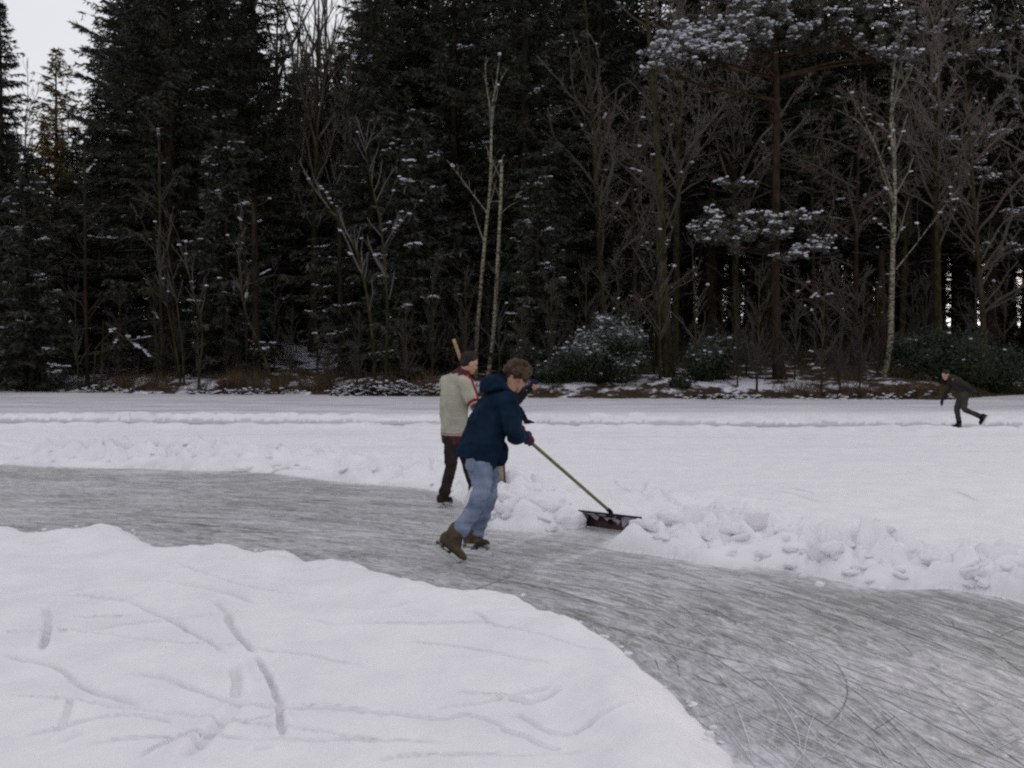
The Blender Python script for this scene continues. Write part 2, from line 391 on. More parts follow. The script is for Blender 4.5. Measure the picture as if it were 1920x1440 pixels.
    # ice: its own, plainer sheet; u along the track, v across it
    ys2 = ys[::2][ys[::2] < 24]; a2_ = np.concatenate((np.linspace(-4.5, -.62, 40)[:-1], np.linspace(-.62, .62, 420), np.linspace(.62, 4.5, 40)[1:]))
    A, Yg = np.meshgrid(a2_, ys2); X = A * Yg; sh = X.shape; x, y = X.ravel(), Yg.ravel()
    d, s = poly_dist(x, y, NEAR_S); dfar, _ = poly_dist(x, y, FAR)
    dnr, _ = poly_dist(x, y, NEAR)
    dust = .55 * np.exp(-dfar / .10) + .35 * np.exp(-dfar / .5) * np.clip(.5 + fbm(x * 3, y * 3, 3, 90), 0, 1) + .25 * np.exp(-dnr / .04)
    dust += .55 * np.clip(fbm(x * .7, y * 2.0, 3, 91), 0, 1) + .5 * np.clip(fbm(s * 1.6, d * 3.2, 4, 93) - .08, 0, 1) + .25 * sst(.1, .6, fbm(s * .8, d * 5, 3, 92)) - .30 * sst(1.6, 3.6, x) * sst(3.5, 5.5, y)
    # loose snow shed beside the pushed shovel
    p0, p1 = G(1165, 1003), G(1010, 1062)
    dd_, _ = poly_dist(x, y, [p0, G(1130, 1030), p1]); dust += .5 * np.exp(-(dd_ / .06) ** 2)
    dd_, _ = poly_dist(x, y, [G(1090, 988), G(985, 1010), G(900, 1040)]); dust += .45 * np.exp(-(dd_ / .05) ** 2)
    dust += .6 * np.exp(-(poly_dist(x, y, [G(1370, 1400), G(1440, 1425), G(1410, 1440)])[0] / .10) ** 2)
    idx = np.arange(len(x)).reshape(sh)
    Fq = np.stack((idx[:-1, :-1], idx[:-1, 1:], idx[1:, 1:], idx[1:, :-1]), -1).reshape(-1, 4)
    me = mesh('ice', np.stack((x, y, np.zeros(len(x))), 1), Fq, M_ICE, {'dust': np.clip(dust, 0, 1)}, uv=np.stack((s, d), 1))
    tag(obj('ice', me), 'swept grey ice track scored by skates', kind='structure')
    # plain lake surface all around, under both
    q = 700
    xs = np.linspace(-q, q, 60); gx, gy = np.meshgrid(xs, xs); idx = np.arange(3600).reshape(60, 60)
    Fq = np.stack((idx[:-1, :-1], idx[:-1, 1:], idx[1:, 1:], idx[1:, :-1]), -1).reshape(-1, 4)
    me = mesh('ground', np.stack((gx.ravel(), gy.ravel(), np.full(3600, -.16)), 1), Fq, M_SNOW, {'thin': np.zeros(3600)})
    tag(obj('ground', me), 'snowy ground reaching to the horizon', kind='structure')
build_lake()
def scratches():
    """single blade cuts: curved ribbons a few millimetres wide lying on the ice, white with crushed ice or dark"""
    rng = np.random.default_rng(9); seg = np.diff(NEAR_S, axis=0); mids = (NEAR_S[1:] + NEAR_S[:-1]) / 2; ang = np.arctan2(seg[:, 1], seg[:, 0])
    for name, n, col, w0 in (('white_skate_marks', 420, (.58, .565, .60), .0030), ('dark_skate_marks', 170, (.19, .187, .19), .0024)):
        Vs, Fs, b = [], [], 0; tries = 0; made = 0
        while made < n and tries < n * 30:
            tries += 1; y = 1 / rng.uniform(1 / 14, 1 / 3.2); x = rng.uniform(-.62, .62) * y
            if not in_poly(np.array([x]), np.array([y]), PATH)[0]: continue
            i = np.argmin((mids[:, 0] - x) ** 2 + (mids[:, 1] - y) ** 2); r = rng.random()
            th = ang[i] + (rng.normal(0, .15) if r < .86 else rng.uniform(-1.6, 1.6)); L_ = rng.uniform(.12, .7) if rng.random() < .6 else rng.uniform(.7, 2.6)
            if r >= .86: L_ *= .35
            k = 12; cv = rng.normal(0, .35) / max(L_, .5); pts = [np.array((x, y))]
            for q in range(k): th += cv * L_ / k; pts.append(pts[-1] + np.array((math.cos(th), math.sin(th))) * L_ / k)
            pts = np.array(pts); ok = in_poly(pts[:, 0], pts[:, 1], PATH)
            if not ok.all(): continue
            t = np.gradient(pts, axis=0); t /= np.linalg.norm(t, axis=1)[:, None]; nr = np.stack((-t[:, 1], t[:, 0]), 1); u = np.linspace(0, 1, k + 1)
            w_ = w0 * rng.uniform(.5, 1.5) * np.sin(np.pi * u) ** .5 * rng.uniform(.55, 1.2, k + 1) * (1 + (y - 4) * .12) ; z = .0022 + made * 2e-6
            a_, c_ = pts + nr * w_[:, None], pts - nr * w_[:, None]; V = np.stack((a_, c_), 1).reshape(-1, 2); V = np.column_stack((V, np.full(len(V), z))); Vs.append(V)
            j = np.arange(k) * 2; Fs.append(np.stack((j, j + 2, j + 3, j + 1), 1) + b); b += len(V); made += 1
        m = noise_mat(name, tuple(q * .8 for q in col), col, scale=30, rough=.8)
        tag(obj(name, mesh(name, np.concatenate(Vs), np.concatenate(Fs), m, smooth=False)), 'fine ' + name.split('_')[0] + ' blade cuts scattered over the swept ice', 'skate marks', kind='stuff')
scratches()

# ------------------------------------------------------------------ forest floor behind the shore
def ter(x, y):
    o = y - shore_y(x)
    z = -.35 + .48 * sst(-.6, .15, o + .35 * fbm(x * .9, y * .5, 3, 101)) + .32 * sst(.2, 2.6, o) + .105 * np.clip(o - 1, 0, 38) - .12 * np.clip(o - 42, 0, 60)
    z = z + 1.0 * np.exp(-((x + 13.5) / 5.0) ** 2 - ((y - 57) / 5.0) ** 2) * (o > 0)
    z = z + np.where(o > -.2, .12 * fbm(x * .8, y * .8, 4, 102) + .05 * fbm(x * 4, y * 4, 3, 103), 0)
    return z
def terz(x, y): return float(ter(np.array([float(x)]), np.array([float(y)]))[0])
def floor_material():
    m, t, b = mat('forest_floor', .95, .05)
    Nn, Lk = t.nodes.new, t.links.new
    tcn = Nn('ShaderNodeTexCoord')
    n1 = Nn('ShaderNodeTexNoise'); n1.inputs['Scale'].default_value = 1.1; n1.inputs['Detail'].default_value = 9; n1.inputs['Roughness'].default_value = .68; Lk(tcn.outputs['Object'], n1.inputs['Vector'])
    n2 = Nn('ShaderNodeTexNoise'); n2.inputs['Scale'].default_value = 9; n2.inputs['Detail'].default_value = 5; Lk(tcn.outputs['Object'], n2.inputs['Vector'])
    lit = Nn('ShaderNodeValToRGB'); lit.color_ramp.elements[0].color = (.020, .014, .010, 1); lit.color_ramp.elements[1].color = (.075, .052, .034, 1); lit.color_ramp.elements[0].position = .3; lit.color_ramp.elements[1].position = .7
    Lk(n2.outputs[0], lit.inputs[0])
    at = Nn('ShaderNodeAttribute'); at.attribute_name = 'bare'
    sb = Nn('ShaderNodeMath'); sb.operation = 'SUBTRACT'; Lk(n1.outputs[0], sb.inputs[0]); Lk(at.outputs['Fac'], sb.inputs[1])
    rr = Nn('ShaderNodeValToRGB'); rr.color_ramp.elements[0].position = .40; rr.color_ramp.elements[1].position = .50
    Lk(sb.outputs[0], rr.inputs[0])
    mxn = Nn('ShaderNodeMix'); mxn.data_type = 'RGBA'; Lk(rr.outputs[0], mxn.inputs[0]); Lk(lit.outputs[0], mxn.inputs[6]); mxn.inputs[7].default_value = (.66, .64, .72, 1)
    Lk(mxn.outputs[2], b.inputs['Base Color']); return m
def build_floor():
    xs = np.concatenate((np.linspace(-160, -40, 40)[:-1], np.linspace(-40, 40, 420), np.linspace(40, 160, 40)[1:])); ys = np.concatenate((np.linspace(35, 52, 190)[:-1], np.linspace(52, 150, 160)))
    X, Y = np.meshgrid(xs, ys); sh = X.shape; x, y = X.ravel(), Y.ravel()
    z = ter(x, y)
    o = y - shore_y(x)
    bare = np.where(o < 2.2, .10 * (1 - sst(1.0, 2.4, o)), 0) + .05 * np.exp(-((o - 4) / 2) ** 2) * (x < 0)
    bare += .11 * sst(2.0, 5, o) + .06 * sst(-4, 6, x) + .16 * np.exp(-((x - 18) / 3.2) ** 2 - ((o - .8) / 1.6) ** 2)  # extra litter inland and rightwards darkens the floor, standing in for canopy shade
    bare -= .16 * np.exp(-((x + 14) / 4.5) ** 2 - ((y - 55) / 6) ** 2) + .10 * np.exp(-((x - 9) / 4.0) ** 2 - ((y - 42) / 3) ** 2)
    idx = np.arange(len(x)).reshape(sh)
    Fq = np.stack((idx[:-1, :-1], idx[:-1, 1:], idx[1:, 1:], idx[1:, :-1]), -1).reshape(-1, 4)
    me = mesh('terrain', np.stack((x, y, z), 1), Fq, floor_material(), {'bare': bare})
    tag(obj('terrain', me), 'snow patched forest floor rising behind the shore', kind='structure')
build_floor()

# ------------------------------------------------------------------ vegetation tools
def tubes(lines, k=5, seed=0, jitter=0.0):
    """lines: list of (points (n,3), radii (n,)); returns V, F(quads)"""
    Vs, Fs = [], []; base = 0
    ang = np.arange(k) * 2 * math.pi / k
    for pts, rad in lines:
        pts = np.asarray(pts, float); rad = np.asarray(rad, float); n = len(pts)
        t = np.gradient(pts, axis=0); t /= np.linalg.norm(t, axis=1)[:, None] + 1e-9
        ref = np.array((0., 0, 1)) if abs(t[0, 2]) < .8 else np.array((1., 0, 0))
        a = np.cross(t, ref); a /= np.linalg.norm(a, axis=1)[:, None] + 1e-9
        b = np.cross(t, a)
        v = pts[:, None] + rad[:, None, None] * (np.cos(ang)[None, :, None] * a[:, None] + np.sin(ang)[None, :, None] * b[:, None])
        Vs.append(v.reshape(-1, 3))
        i = np.arange(n - 1)[:, None] * k; j = np.arange(k)[None]; j2 = (j + 1) % k
        Fs.append((np.stack((i + j, i + j2, i + k + j2, i + k + j), -1).reshape(-1, 4)) + base)
        base += n * k
    return np.concatenate(Vs), np.concatenate(Fs)

def resample(pts, n):
    pts = smooth_line(np.asarray(pts, float), 2)
    s = np.concatenate(([0], np.cumsum(np.linalg.norm(np.diff(pts, axis=0), axis=1))))
    q = np.linspace(0, s[-1], n)
    return np.stack([np.interp(q, s, pts[:, i]) for i in range(pts.shape[1])], 1)

ICO_V = None
def _ico():
    global ICO_V, ICO_F
    import bmesh
    bm = bmesh.new(); bmesh.ops.create_icosphere(bm, subdivisions=2, radius=1)
    ICO_V = np.array([v.co[:] for v in bm.verts]); ICO_F = np.array([[v.index for v in f.verts] for f in bm.faces]); bm.free()
_ico()
def blobs(C, R, rng, flat=.5, rough=.28):
    """lumpy blobs at centres C (n,3) with radii R (n,3)"""
    n = len(C); v = ICO_V[None] * (1 + rng.uniform(-rough, rough, (n, len(ICO_V), 1)))
    lowf = 1 + .25 * np.sin(ICO_V[None, :, 0:1] * 3 + rng.uniform(0, 6, (n, 1, 1))) * np.sin(ICO_V[None, :, 1:2] * 3 + rng.uniform(0, 6, (n, 1, 1)))
    v = v * lowf * R[:, None]; v = np.where(v[..., 2:3] < 0, v * np.array((1, 1, flat)), v)
    a = rng.uniform(0, 6.28, n); c, s = np.cos(a), np.sin(a)
    v = v + C[:, None]
    F = (ICO_F[None] + (np.arange(n) * len(ICO_V))[:, None, None]).reshape(-1, 3)
    return v.reshape(-1, 3), F

def leaf_tris(C, D, ln, wd, rng, up=None):
    """ragged thin triangles starting at C along D (unit) with length ln, width wd"""
    n = len(C); r = rng.normal(size=(n, 3)); s = np.cross(D, r); s /= np.linalg.norm(s, axis=1)[:, None] + 1e-9
    a = C - s * wd[:, None] * .5; b = C + s * wd[:, None] * .5; c = C + D * ln[:, None]
    V = np.stack((a, b, c), 1).reshape(-1, 3); F = np.arange(n * 3).reshape(-1, 3)
    return V, F

def needle_mat(name, c0, c1, frost=(.23, .25, .26)):
    def ex(t, col, mpn):
        a = t.nodes.new('ShaderNodeAttribute'); a.attribute_name = 'frost'
        m = t.nodes.new('ShaderNodeMix'); m.data_type = 'RGBA'
        t.links.new(a.outputs['Fac'], m.inputs[0]); t.links.new(col, m.inputs[6]); m.inputs[7].default_value = (*frost, 1)
        return m.outputs[2]
    return noise_mat(name, c0, c1, scale=1.3, rough=.7, spec=.12, detail=3, extra=ex)
M_NEED = needle_mat('spruce_needles', (.011, .012, .007), (.033, .033, .018), (.15, .158, .152))
M_PINE = needle_mat('pine_needles', (.014, .015, .009), (.040, .038, .022), (.19, .19, .175))
M_LARCH = needle_mat('larch_needles', (.14, .095, .03), (.26, .19, .07), frost=(.3, .28, .2))
M_HOLLY = needle_mat('evergreen_leaves', (.012, .020, .010), (.035, .045, .022))
M_BARK = noise_mat('dark_bark', (.014, .010, .007), (.038, .027, .019), scale=6, rough=.95, spec=.05, stretch=(1, 1, .25), bump=.6)
M_PBARK = noise_mat('pine_bark', (.018, .012, .009), (.045, .027, .017), scale=7, rough=.95, spec=.05, stretch=(1, 1, .35), bump=.6)
M_GBARK = noise_mat('mossy_bark', (.020, .016, .008), (.056, .046, .022), scale=7, rough=.95, spec=.05, stretch=(1, 1, .4), bump=.5)
M_BIRCH = noise_mat('birch_bark', (.05, .042, .032), (.26, .23, .17), scale=5, rough=.9, spec=.1, stretch=(1.5, 1.5, 2.4), lo=.40, hi=.58, bump=.3)
def twig_mat(name, c, fr): return noise_mat(name, tuple(q * .7 for q in c), c, scale=3, rough=.9, spec=.08, extra=attr_mix('', 'frost', fr))
M_TWIG = twig_mat('twigs', (.045, .033, .023), (.24, .23, .24))
M_YTWIG = twig_mat('pale_twigs', (.10, .085, .05), (.27, .26, .25))
M_DTWIG = twig_mat('dead_twigs', (.030, .021, .014), (.17, .155, .16))
M_RTWIG = twig_mat('frosted_twigs', (.055, .040, .028), (.26, .225, .205))
M_GRASS = noise_mat('dry_grass', (.04, .027, .017), (.13, .088, .055), scale=3, rough=.95, spec=.05)

def trunk_line(h, r0, rng, lean=.02, wob=.05, n=14, flare=1.5):
    z = np.linspace(0, 1, n) ** 1.15 * h
    x = rng.uniform(-lean, lean) * z + wob * np.cumsum(rng.normal(0, .3, n)); y = rng.uniform(-lean, lean) * z + wob * np.cumsum(rng.normal(0, .3, n))
    x -= x[0]; y -= y[0]
    r = r0 * (1 - z / h) ** .85 + .015; r[0] *= flare; r[1] *= 1 + (flare - 1) * .25
    z[0] = -.6
    return np.stack((x, y, z), 1), r

def spruce_parts(seed, h=24, R=4.4, z0=.6, n_wh=58, per=6, dens=1.0, frost=.5, snowp=.25, droop=.32, pw=.8, gap=.0, dead_to=0, lw=1.0):
    """trunk (V,F), dead twigs, needles (V,F,frost), snow blobs for one spruce"""
    rng = np.random.default_rng(seed)
    tl, tr = trunk_line(h, .0125 * h, rng, .012, .015, 16, 1.35)
    T = tubes([(tl, tr)], 9)
    twl = []; LC, LD, LL, LW, LF = [], [], [], [], []; SC, SR = [], []
    snowcut = rng.uniform(0, 1)
    zs = z0 + (h - z0 - .1) * (np.linspace(0, 1, n_wh)) ** .95
    for wi, z in enumerate(zs):
        f = (z - z0) / (h - z0)
        base = R * (1 - f) ** pw * (.72 + .28 * min(1, f * 6 + .3)) + .12
        if z < dead_to: base *= .55
        a0 = rng.uniform(0, 6.28)
        for b in range(per):
            if rng.random() < gap: continue
            az = a0 + b * 6.28 / per + rng.normal(0, .3); z_ = z + rng.normal(0, .28) * min(1, (h - z) / 2)
            ln = base * rng.uniform(.55, 1.15) * (1 + .22 * math.sin(az * 2 + z * .7 + seed) + .16 * math.sin(az + z * 1.9))
            cx = np.interp(z, tl[:, 2], tl[:, 0]); cy = np.interp(z, tl[:, 2], tl[:, 1])
            n = 7; u = np.linspace(0, 1, n)
            rise = .35 * f + .03; dr = droop * (1 - .75 * f)
            zz = z_ + ln * (rise * u - dr * 1.5 * u ** 1.6 + dr * .75 * u ** 4)
            yaw = az + .18 * rng.normal() * u
            pts = np.stack((cx + np.cos(yaw) * ln * u, cy + np.sin(yaw) * ln * u, zz), 1)
            if z < dead_to:
                twl.append((pts, np.linspace(.02, .006, n)))
                for q in range(9):
                    i = rng.integers(1, n - 1); d = rng.normal(size=3) * .5; d[2] -= .3; d[:2] += np.array((math.cos(az), math.sin(az))) * .5
                    twl.append((np.stack((pts[i], pts[i] + d * .4 * ln * .5, pts[i] + d * .4 * ln)), np.array((.010, .007, .004))))
                continue
            twl.append((pts, np.linspace(.012 + .008 * ln, .006, n)))
            bf = rng.random() < .5
            nt_ = max(4, int(ln * 7.5 * dens))
            uu = np.sort(rng.uniform(.10, 1.0, nt_)); side = np.where(np.arange(nt_) % 2, 1, -1)
            P0 = np.stack([np.interp(uu, u, pts[:, i]) for i in range(3)], 1)
            tln = (.20 + .62 * ln / 4 * (1 - uu * .75)) * rng.uniform(.6, 1.25, nt_)
            ta = az + side * rng.uniform(.55, 1.15, nt_)
            TD = np.stack((np.cos(ta), np.sin(ta), rng.uniform(-.55, .10, nt_) - .15 * (1 - f)), 1); TD /= np.linalg.norm(TD, axis=1)[:, None]
            m = 5
            for q in range(m):
                s0 = (q + rng.uniform(0, .6, nt_)) / m
                C = P0 + TD * (tln * s0)[:, None]; C[:, 2] -= .10 * tln * s0 ** 2
                D = TD + rng.normal(0, .42, (nt_, 3)); D[:, 2] -= .08; D /= np.linalg.norm(D, axis=1)[:, None]
                LC.append(C); LD.append(D); LL.append(rng.uniform(.14, .32, nt_) * (1.15 - .35 * s0)); LW.append(rng.uniform(.045, .095, nt_) * lw)
                LF.append(np.clip(frost * (.25 + .9 * uu) * rng.uniform(0, 1, nt_) ** 1.6 * (1.4 if bf else .55), 0, 1))
            C = P0 ; D = np.gradient(pts, axis=0); D = np.stack([np.interp(uu, u, D[:, i]) for i in range(3)], 1) + rng.normal(0, .25, (nt_, 3)) * ln * .1
            D /= np.linalg.norm(D, axis=1)[:, None]
            LC.append(C); LD.append(D); LL.append(rng.uniform(.15, .3, nt_)); LW.append(rng.uniform(.06, .11, nt_) * lw); LF.append(np.clip(frost * rng.uniform(0, 1, nt_) * uu, 0, 1))
            if rng.random() < snowp:
                k = rng.integers(5, 12); su = rng.uniform(.45, 1.0, k)
                c = np.stack([np.interp(su, u, pts[:, i]) for i in range(3)], 1) + rng.normal(0, .10, (k, 3)) * np.array((1, 1, .2)); c[:, 2] += .03
                SC.append(c); sz = rng.uniform(.028, .095, k); SR.append(np.stack((sz * rng.uniform(.8, 1.9, k), sz * rng.uniform(.7, 1.4, k), sz * .45), 1))
    LC, LD, LL, LW, LF = map(np.concatenate, (LC, LD, LL, LW, LF))
    NV, NF = leaf_tris(LC, LD, LL, LW, rng); fr = np.repeat(LF, 3)
    TW = tubes(twl, 3)
    SN = blobs(np.concatenate(SC), np.concatenate(SR), rng) if SC else None
    return T, TW, (NV, NF, fr), SN

def tree_from_parts(name, parts, bark, twigm, needm, scale=1.0):
    T, TW, ND, SN = parts
    root = empty(name)
    obj('trunk', mesh('trunk', T[0], T[1], bark), root)
    if TW is not None: obj('branches', mesh('branches', TW[0], TW[1], twigm, {'frost': TW[2] if len(TW) > 2 else np.zeros(len(TW[0]))}), root)
    if ND is not None: obj('foliage', mesh('foliage', ND[0], ND[1], needm, {'frost': ND[2]}, smooth=False), root)
    if SN is not None: obj('snow_cover', mesh('snow_lumps', SN[0], SN[1], M_TSNOW), root)
    return root

# ---- bare (deciduous) trees: recursive limbs; frost grows towards the twig ends
def grow(p, d, ln, r, lvl, rng, out, spec):
    n = max(4, int(4 + ln * 1.2)); pts = [np.array(p, float)]; dd = np.array(d, float)
    for i in range(n - 1):
        dd = dd + rng.normal(0, spec['wob'], 3) + np.array((0, 0, spec['up'] * .1)); dd /= np.linalg.norm(dd)
        pts.append(pts[-1] + dd * ln / (n - 1))
    pts = np.array(pts); rad = np.linspace(r, r * (.45 if lvl < spec['lv'] else .3), n); out.append((pts, rad, lvl))
    if lvl >= spec['lv']: return
    children(pts, rad, ln, lvl, rng, out, spec)
def children(pts, rad, ln, lvl, rng, out, spec, u0=None):
    k = int(spec['n'][min(lvl, len(spec['n']) - 1)] * rng.uniform(.8, 1.2)); n = len(pts)
    for u in np.sort(rng.uniform(spec['u0'] if u0 is None else u0, 1.0, k)):
        i = min(n - 2, int(u * (n - 1))); fr = u * (n - 1) - i
        p = pts[i] * (1 - fr) + pts[i + 1] * fr; t = pts[i + 1] - pts[i]; t /= np.linalg.norm(t) + 1e-9
        s = rng.normal(size=3); s -= t * (s @ t); s /= np.linalg.norm(s) + 1e-9
        a = rng.uniform(*spec['ang']); d = t * math.cos(a) + s * math.sin(a) + np.array((0, 0, spec['up'] * .35)); d /= np.linalg.norm(d)
        l2 = ln * spec['rat'] * rng.uniform(.55, 1.15) * (1.15 - .55 * u) * (spec.get('first', 1) if lvl == 0 else 1)
        rr = min(rad[i] * .62, max(.006, l2 * .013)) if lvl else min(rad[i] * .7, l2 * .016 + .008)
        grow(p, d, l2, max(rr, spec.get('rmin', .006)), lvl + 1, rng, out, spec)
def bare_mesh(out, lv_frost, rng, k0=7):
    Vs, Fs, fr = [], [], []; base = 0
    for lv in sorted({o[2] for o in out}):
        g = [(p, r) for p, r, l in out if l == lv]
        V, F = tubes(g, k0 if lv == 0 else 4 if lv == 1 else 3)
        Vs.append(V); Fs.append(F + base); base += len(V); f = lv_frost[min(lv, len(lv_frost) - 1)]
        fr.append(np.clip(rng.uniform(.4, 1.3, len(V)) * f, 0, 1))
    return np.concatenate(Vs), np.concatenate(Fs), np.concatenate(fr)
def snow_on(out, rng, prob, lv=(1, 2), size=(.04, .10)):
    C, R = [], []
    for p, r, l in out:
        if l in lv and rng.random() < prob and abs(p[-1, 2] - p[0, 2]) < .8 * np.linalg.norm(p[-1] - p[0]):
            k = rng.integers(5, 11); a_ = rng.uniform(.15, .6); u = np.clip(np.linspace(a_, a_ + rng.uniform(.15, .38), k), 0, .97) * (len(p) - 1); i = u.astype(int)
            c = p[i] + (p[np.minimum(i + 1, len(p) - 1)] - p[i]) * (u - i)[:, None]; c[:, 2] += .02
            s = rng.uniform(*size, k) * .5; C.append(c); R.append(np.stack((s * 1.7, s * 1.2, s * .75), 1))
    return blobs(np.concatenate(C), np.concatenate(R), rng) if C else None

def px_line(pl, Y, dy=None):
    """traced stem: pixels -> world polyline around depth Y"""
    n = len(pl); return np.array([P(u, v, Y + (0 if dy is None else dy * i / (n - 1))) for i, (u, v) in enumerate(pl)])
def traced_tree(name, stems, bark, twigm, spec, seed, frosts, snowp=.12, lv0_children=True, **labels):
    """stems: list of (pixel polyline, Y, r_base, r_top, child density, first-branch u)"""
    rng = np.random.default_rng(seed); trunkL, out = [], []
    x0 = px_line(stems[0][0], stems[0][1])[0]; z0 = terz(x0[0], x0[1]); org = np.array((x0[0], x0[1], z0))
    for si, (pl, Y, r0, r1, kd, u0) in enumerate(stems):
        p = resample(px_line(pl, Y, rng.uniform(-.3, .3)), max(6, 2 * len(pl) + 4))
        if si == 0 or kd < 0 or stems[si][4] >= 0 and p[0, 2] < z0 + 1.2: p[0, 2] = min(p[0, 2], terz(p[0, 0], p[0, 1]) - .25)
        p = p - org; n = len(p); rad = np.linspace(r0, r1, n) ; rad[0] *= 1.35
        trunkL.append((p, rad)); L_ = np.linalg.norm(np.diff(p, axis=0), axis=1).sum()
        sp = dict(spec); sp['n'] = [abs(kd)] + list(spec['n'][1:])
        if kd: children(p, rad, L_, 0, rng, out, sp, u0)
    root = empty(name, org, **labels)
    V, F = tubes(trunkL, 8); obj('trunk', mesh('trunk', V, F, bark), root)
    if out:
        V, F, fr = bare_mesh(out, frosts, rng); obj('branches', mesh('branches', V, F, twigm, {'frost': fr}, smooth=True), root)
        sn = snow_on(out, rng, snowp)
        if sn: obj('snow_cover', mesh('snow_lumps', sn[0], sn[1], M_TSNOW), root)
    return root

def place(o, u, Y, rz=0, s=1.0, dz=0, sz=None):
    p = P(u, 700, Y); o.location = (p[0], Y, terz(p[0], Y) + dz - .1); o.rotation_euler = (0, 0, rz); o.scale = (s, s, sz or s); return o

# ------------------------------------------------------------------ the wood: prototypes
rr = random.Random(5)
PR = {}
PR['a'] = tree_from_parts('spruce_tree', spruce_parts(1, 32, 5.6, .8, 78, 6, 1.05, .32, .09, pw=.60, lw=1.25), M_BARK, M_DTWIG, M_NEED)
PR['b'] = tree_from_parts('spruce_tree', spruce_parts(2, 22, 4.1, .5, 60, 6, 1.1, .40, .13, .26, lw=1.15), M_BARK, M_DTWIG, M_NEED)
PR['c'] = tree_from_parts('spruce_tree', spruce_parts(3, 31, 4.6, 3.2, 70, 6, 1.0, .12, .03, .3, .55, 0, 6.8, 1.3), M_BARK, M_DTWIG, M_NEED)
PR['d'] = tree_from_parts('spruce_tree', spruce_parts(4, 29, 4.2, 3.2, 64, 6, 1.0, .15, .04, .22, .52, .05, 7.0, 1.3), M_BARK, M_DTWIG, M_NEED)
PR['y'] = tree_from_parts('young_spruce', spruce_parts(5, 9, 2.2, .2, 36, 6, 1.3, .5, .17, .2, .8), M_BARK, M_DTWIG, M_NEED)
PR['e'] = tree_from_parts('young_spruce', spruce_parts(6, 10, 2.7, .3, 32, 5, .9, .06, .01, .25, .6, .15, 0, 1.3), M_BARK, M_DTWIG, M_NEED)
used = set()
def put(k, u, Y, label, cat='tree', group=None, rz=None, s=1.0, sz=None, dz=0):
    src = PR[k]; o = src if k not in used else copy_tree(src); used.add(k)
    place(o, u, Y, rr.uniform(0, 6.28) if rz is None else rz, s, dz, sz); tag(o, label, cat, group); return o

GS = 'snow dusted spruces along the shore'
put('b', 5, 49.5, 'slender pointed spruce at the far left edge, its whole tip clear against the sky', group=GS, s=.86, sz=.88)
put('a', 322, 50.5, 'big spreading spruce whose long left boughs reach out over the open patch of sky', group=GS, s=1.0, sz=.92, rz=.4)
put('y', 428, 48.0, 'young frosted spruce in front of the big spreading spruce, right of its trunk', group=GS, s=1.35)
put('b', 185, 54.5, 'shorter dark spruce between the pointed spruce and the big spreading one', group=GS, s=.72)
put('a', 480, 53.5, 'dark spruce just left of the lacy patch of sky with bare branches', group=GS, s=.82, sz=.86)
put('y', 60, 46.7, 'small spruce with snow dots low at the left edge of the wood', group=GS, s=1.2)
put('b', 700, 48.6, 'tall spruce with a black trunk behind the forked bare tree', group=GS, s=1.02)
put('y', 775, 45.8, 'young spruce with bright snow pads between the forked tree and the birches', group=GS, s=1.35)
put('b', 850, 50.5, 'tall spruce right behind the left birch', group=GS, s=1.12)
put('a', 985, 48.5, 'broad dark spruce right of the two birches', group=GS, s=.85)
put('y', 1010, 43.8, 'young spruce with two long snowy boughs right of the broken birch', group=GS, s=1.05)
put('b', 575, 58, 'dark spruce top seen low behind the lacy bare branches', group=GS, s=.74)
put('a', 1120, 54, 'dark spruce left of the leaning mossy trunk', group=GS, s=.85)
GM = 'dark conifers packed behind the shore trees'
def mass(k, u, Y, s=1.0, sz=None):
    return put(k, u, Y, 'dark conifer standing packed among others behind the shore trees', group=GM, s=s, sz=sz)
for u, Y, s in [(250, 57, .82), (390, 59, .9), (60, 60, .46), (120, 66, .46), (640, 60, .60), (750, 56, .85), (900, 57, .9), (1030, 58, .9), (820, 64, .9), (700, 66, .85), (-60, 55, .8), (470, 66, .75), (330, 70, .9), (960, 68, .9), (870, 74, 1), (420, 74, .9), (1060, 66, .95), (790, 76, 1)]:
    mass(rr.choice('acd') if Y < 62 else 'c', u, Y, s)
for i in range(74):
    Y = rr.uniform(52, 90); u = 1080 + 14.5 * ((i * 31) % 74) + rr.uniform(-12, 12)
    if u < 1300 and Y < 55: Y += 8
    mass(rr.choice('ccd'), u, Y, rr.uniform(.78, 1.0))
for i in range(30):
    Y = rr.uniform(70, 90); u = -250 + 45 * i + rr.uniform(-20, 20)
    mass(rr.choice('cda'), u, Y, (rr.uniform(.40, .47) if u < 230 else rr.uniform(.5, .62) if 480 < u < 680 else rr.uniform(.85, 1.0)) * Y / 80)
for u, Y, q in [(20, 60, .68), (90, 64, .70), (150, 60, .66), (205, 62, .78), (30, 74, .74), (120, 76, .76), (180, 72, .76), (500, 66, .74), (545, 72, .80), (590, 68, .76), (635, 74, .84), (665, 64, .74), (520, 80, .98), (610, 82, .98), (500, 72, .95), (575, 76, 1.0), (640, 69, .92), (555, 66, .84), (-60, 66, .72), (-40, 80, .8)]:
    mass('b', u, Y, q)
mass('c', 548, 84, .74); mass('c', 630, 88, .80); mass('c', 590, 80, .70)
for u, Y in [(240, 64), (290, 68), (350, 63), (420, 66), (260, 78), (310, 82), (380, 80), (450, 76), (720, 60), (800, 60), (940, 62), (1070, 70), (1010, 76)]: mass('c', u, Y, .9)
for i in range(17):                                      # more of them where the ridge shows against the sky
    put('e', 1130 + 36 * i + rr.uniform(-9, 9), rr.uniform(74, 90), 'thin young spruce lost in the shade under the tall conifers', group='young spruces in the shade of the wood', s=rr.uniform(.55, .95))
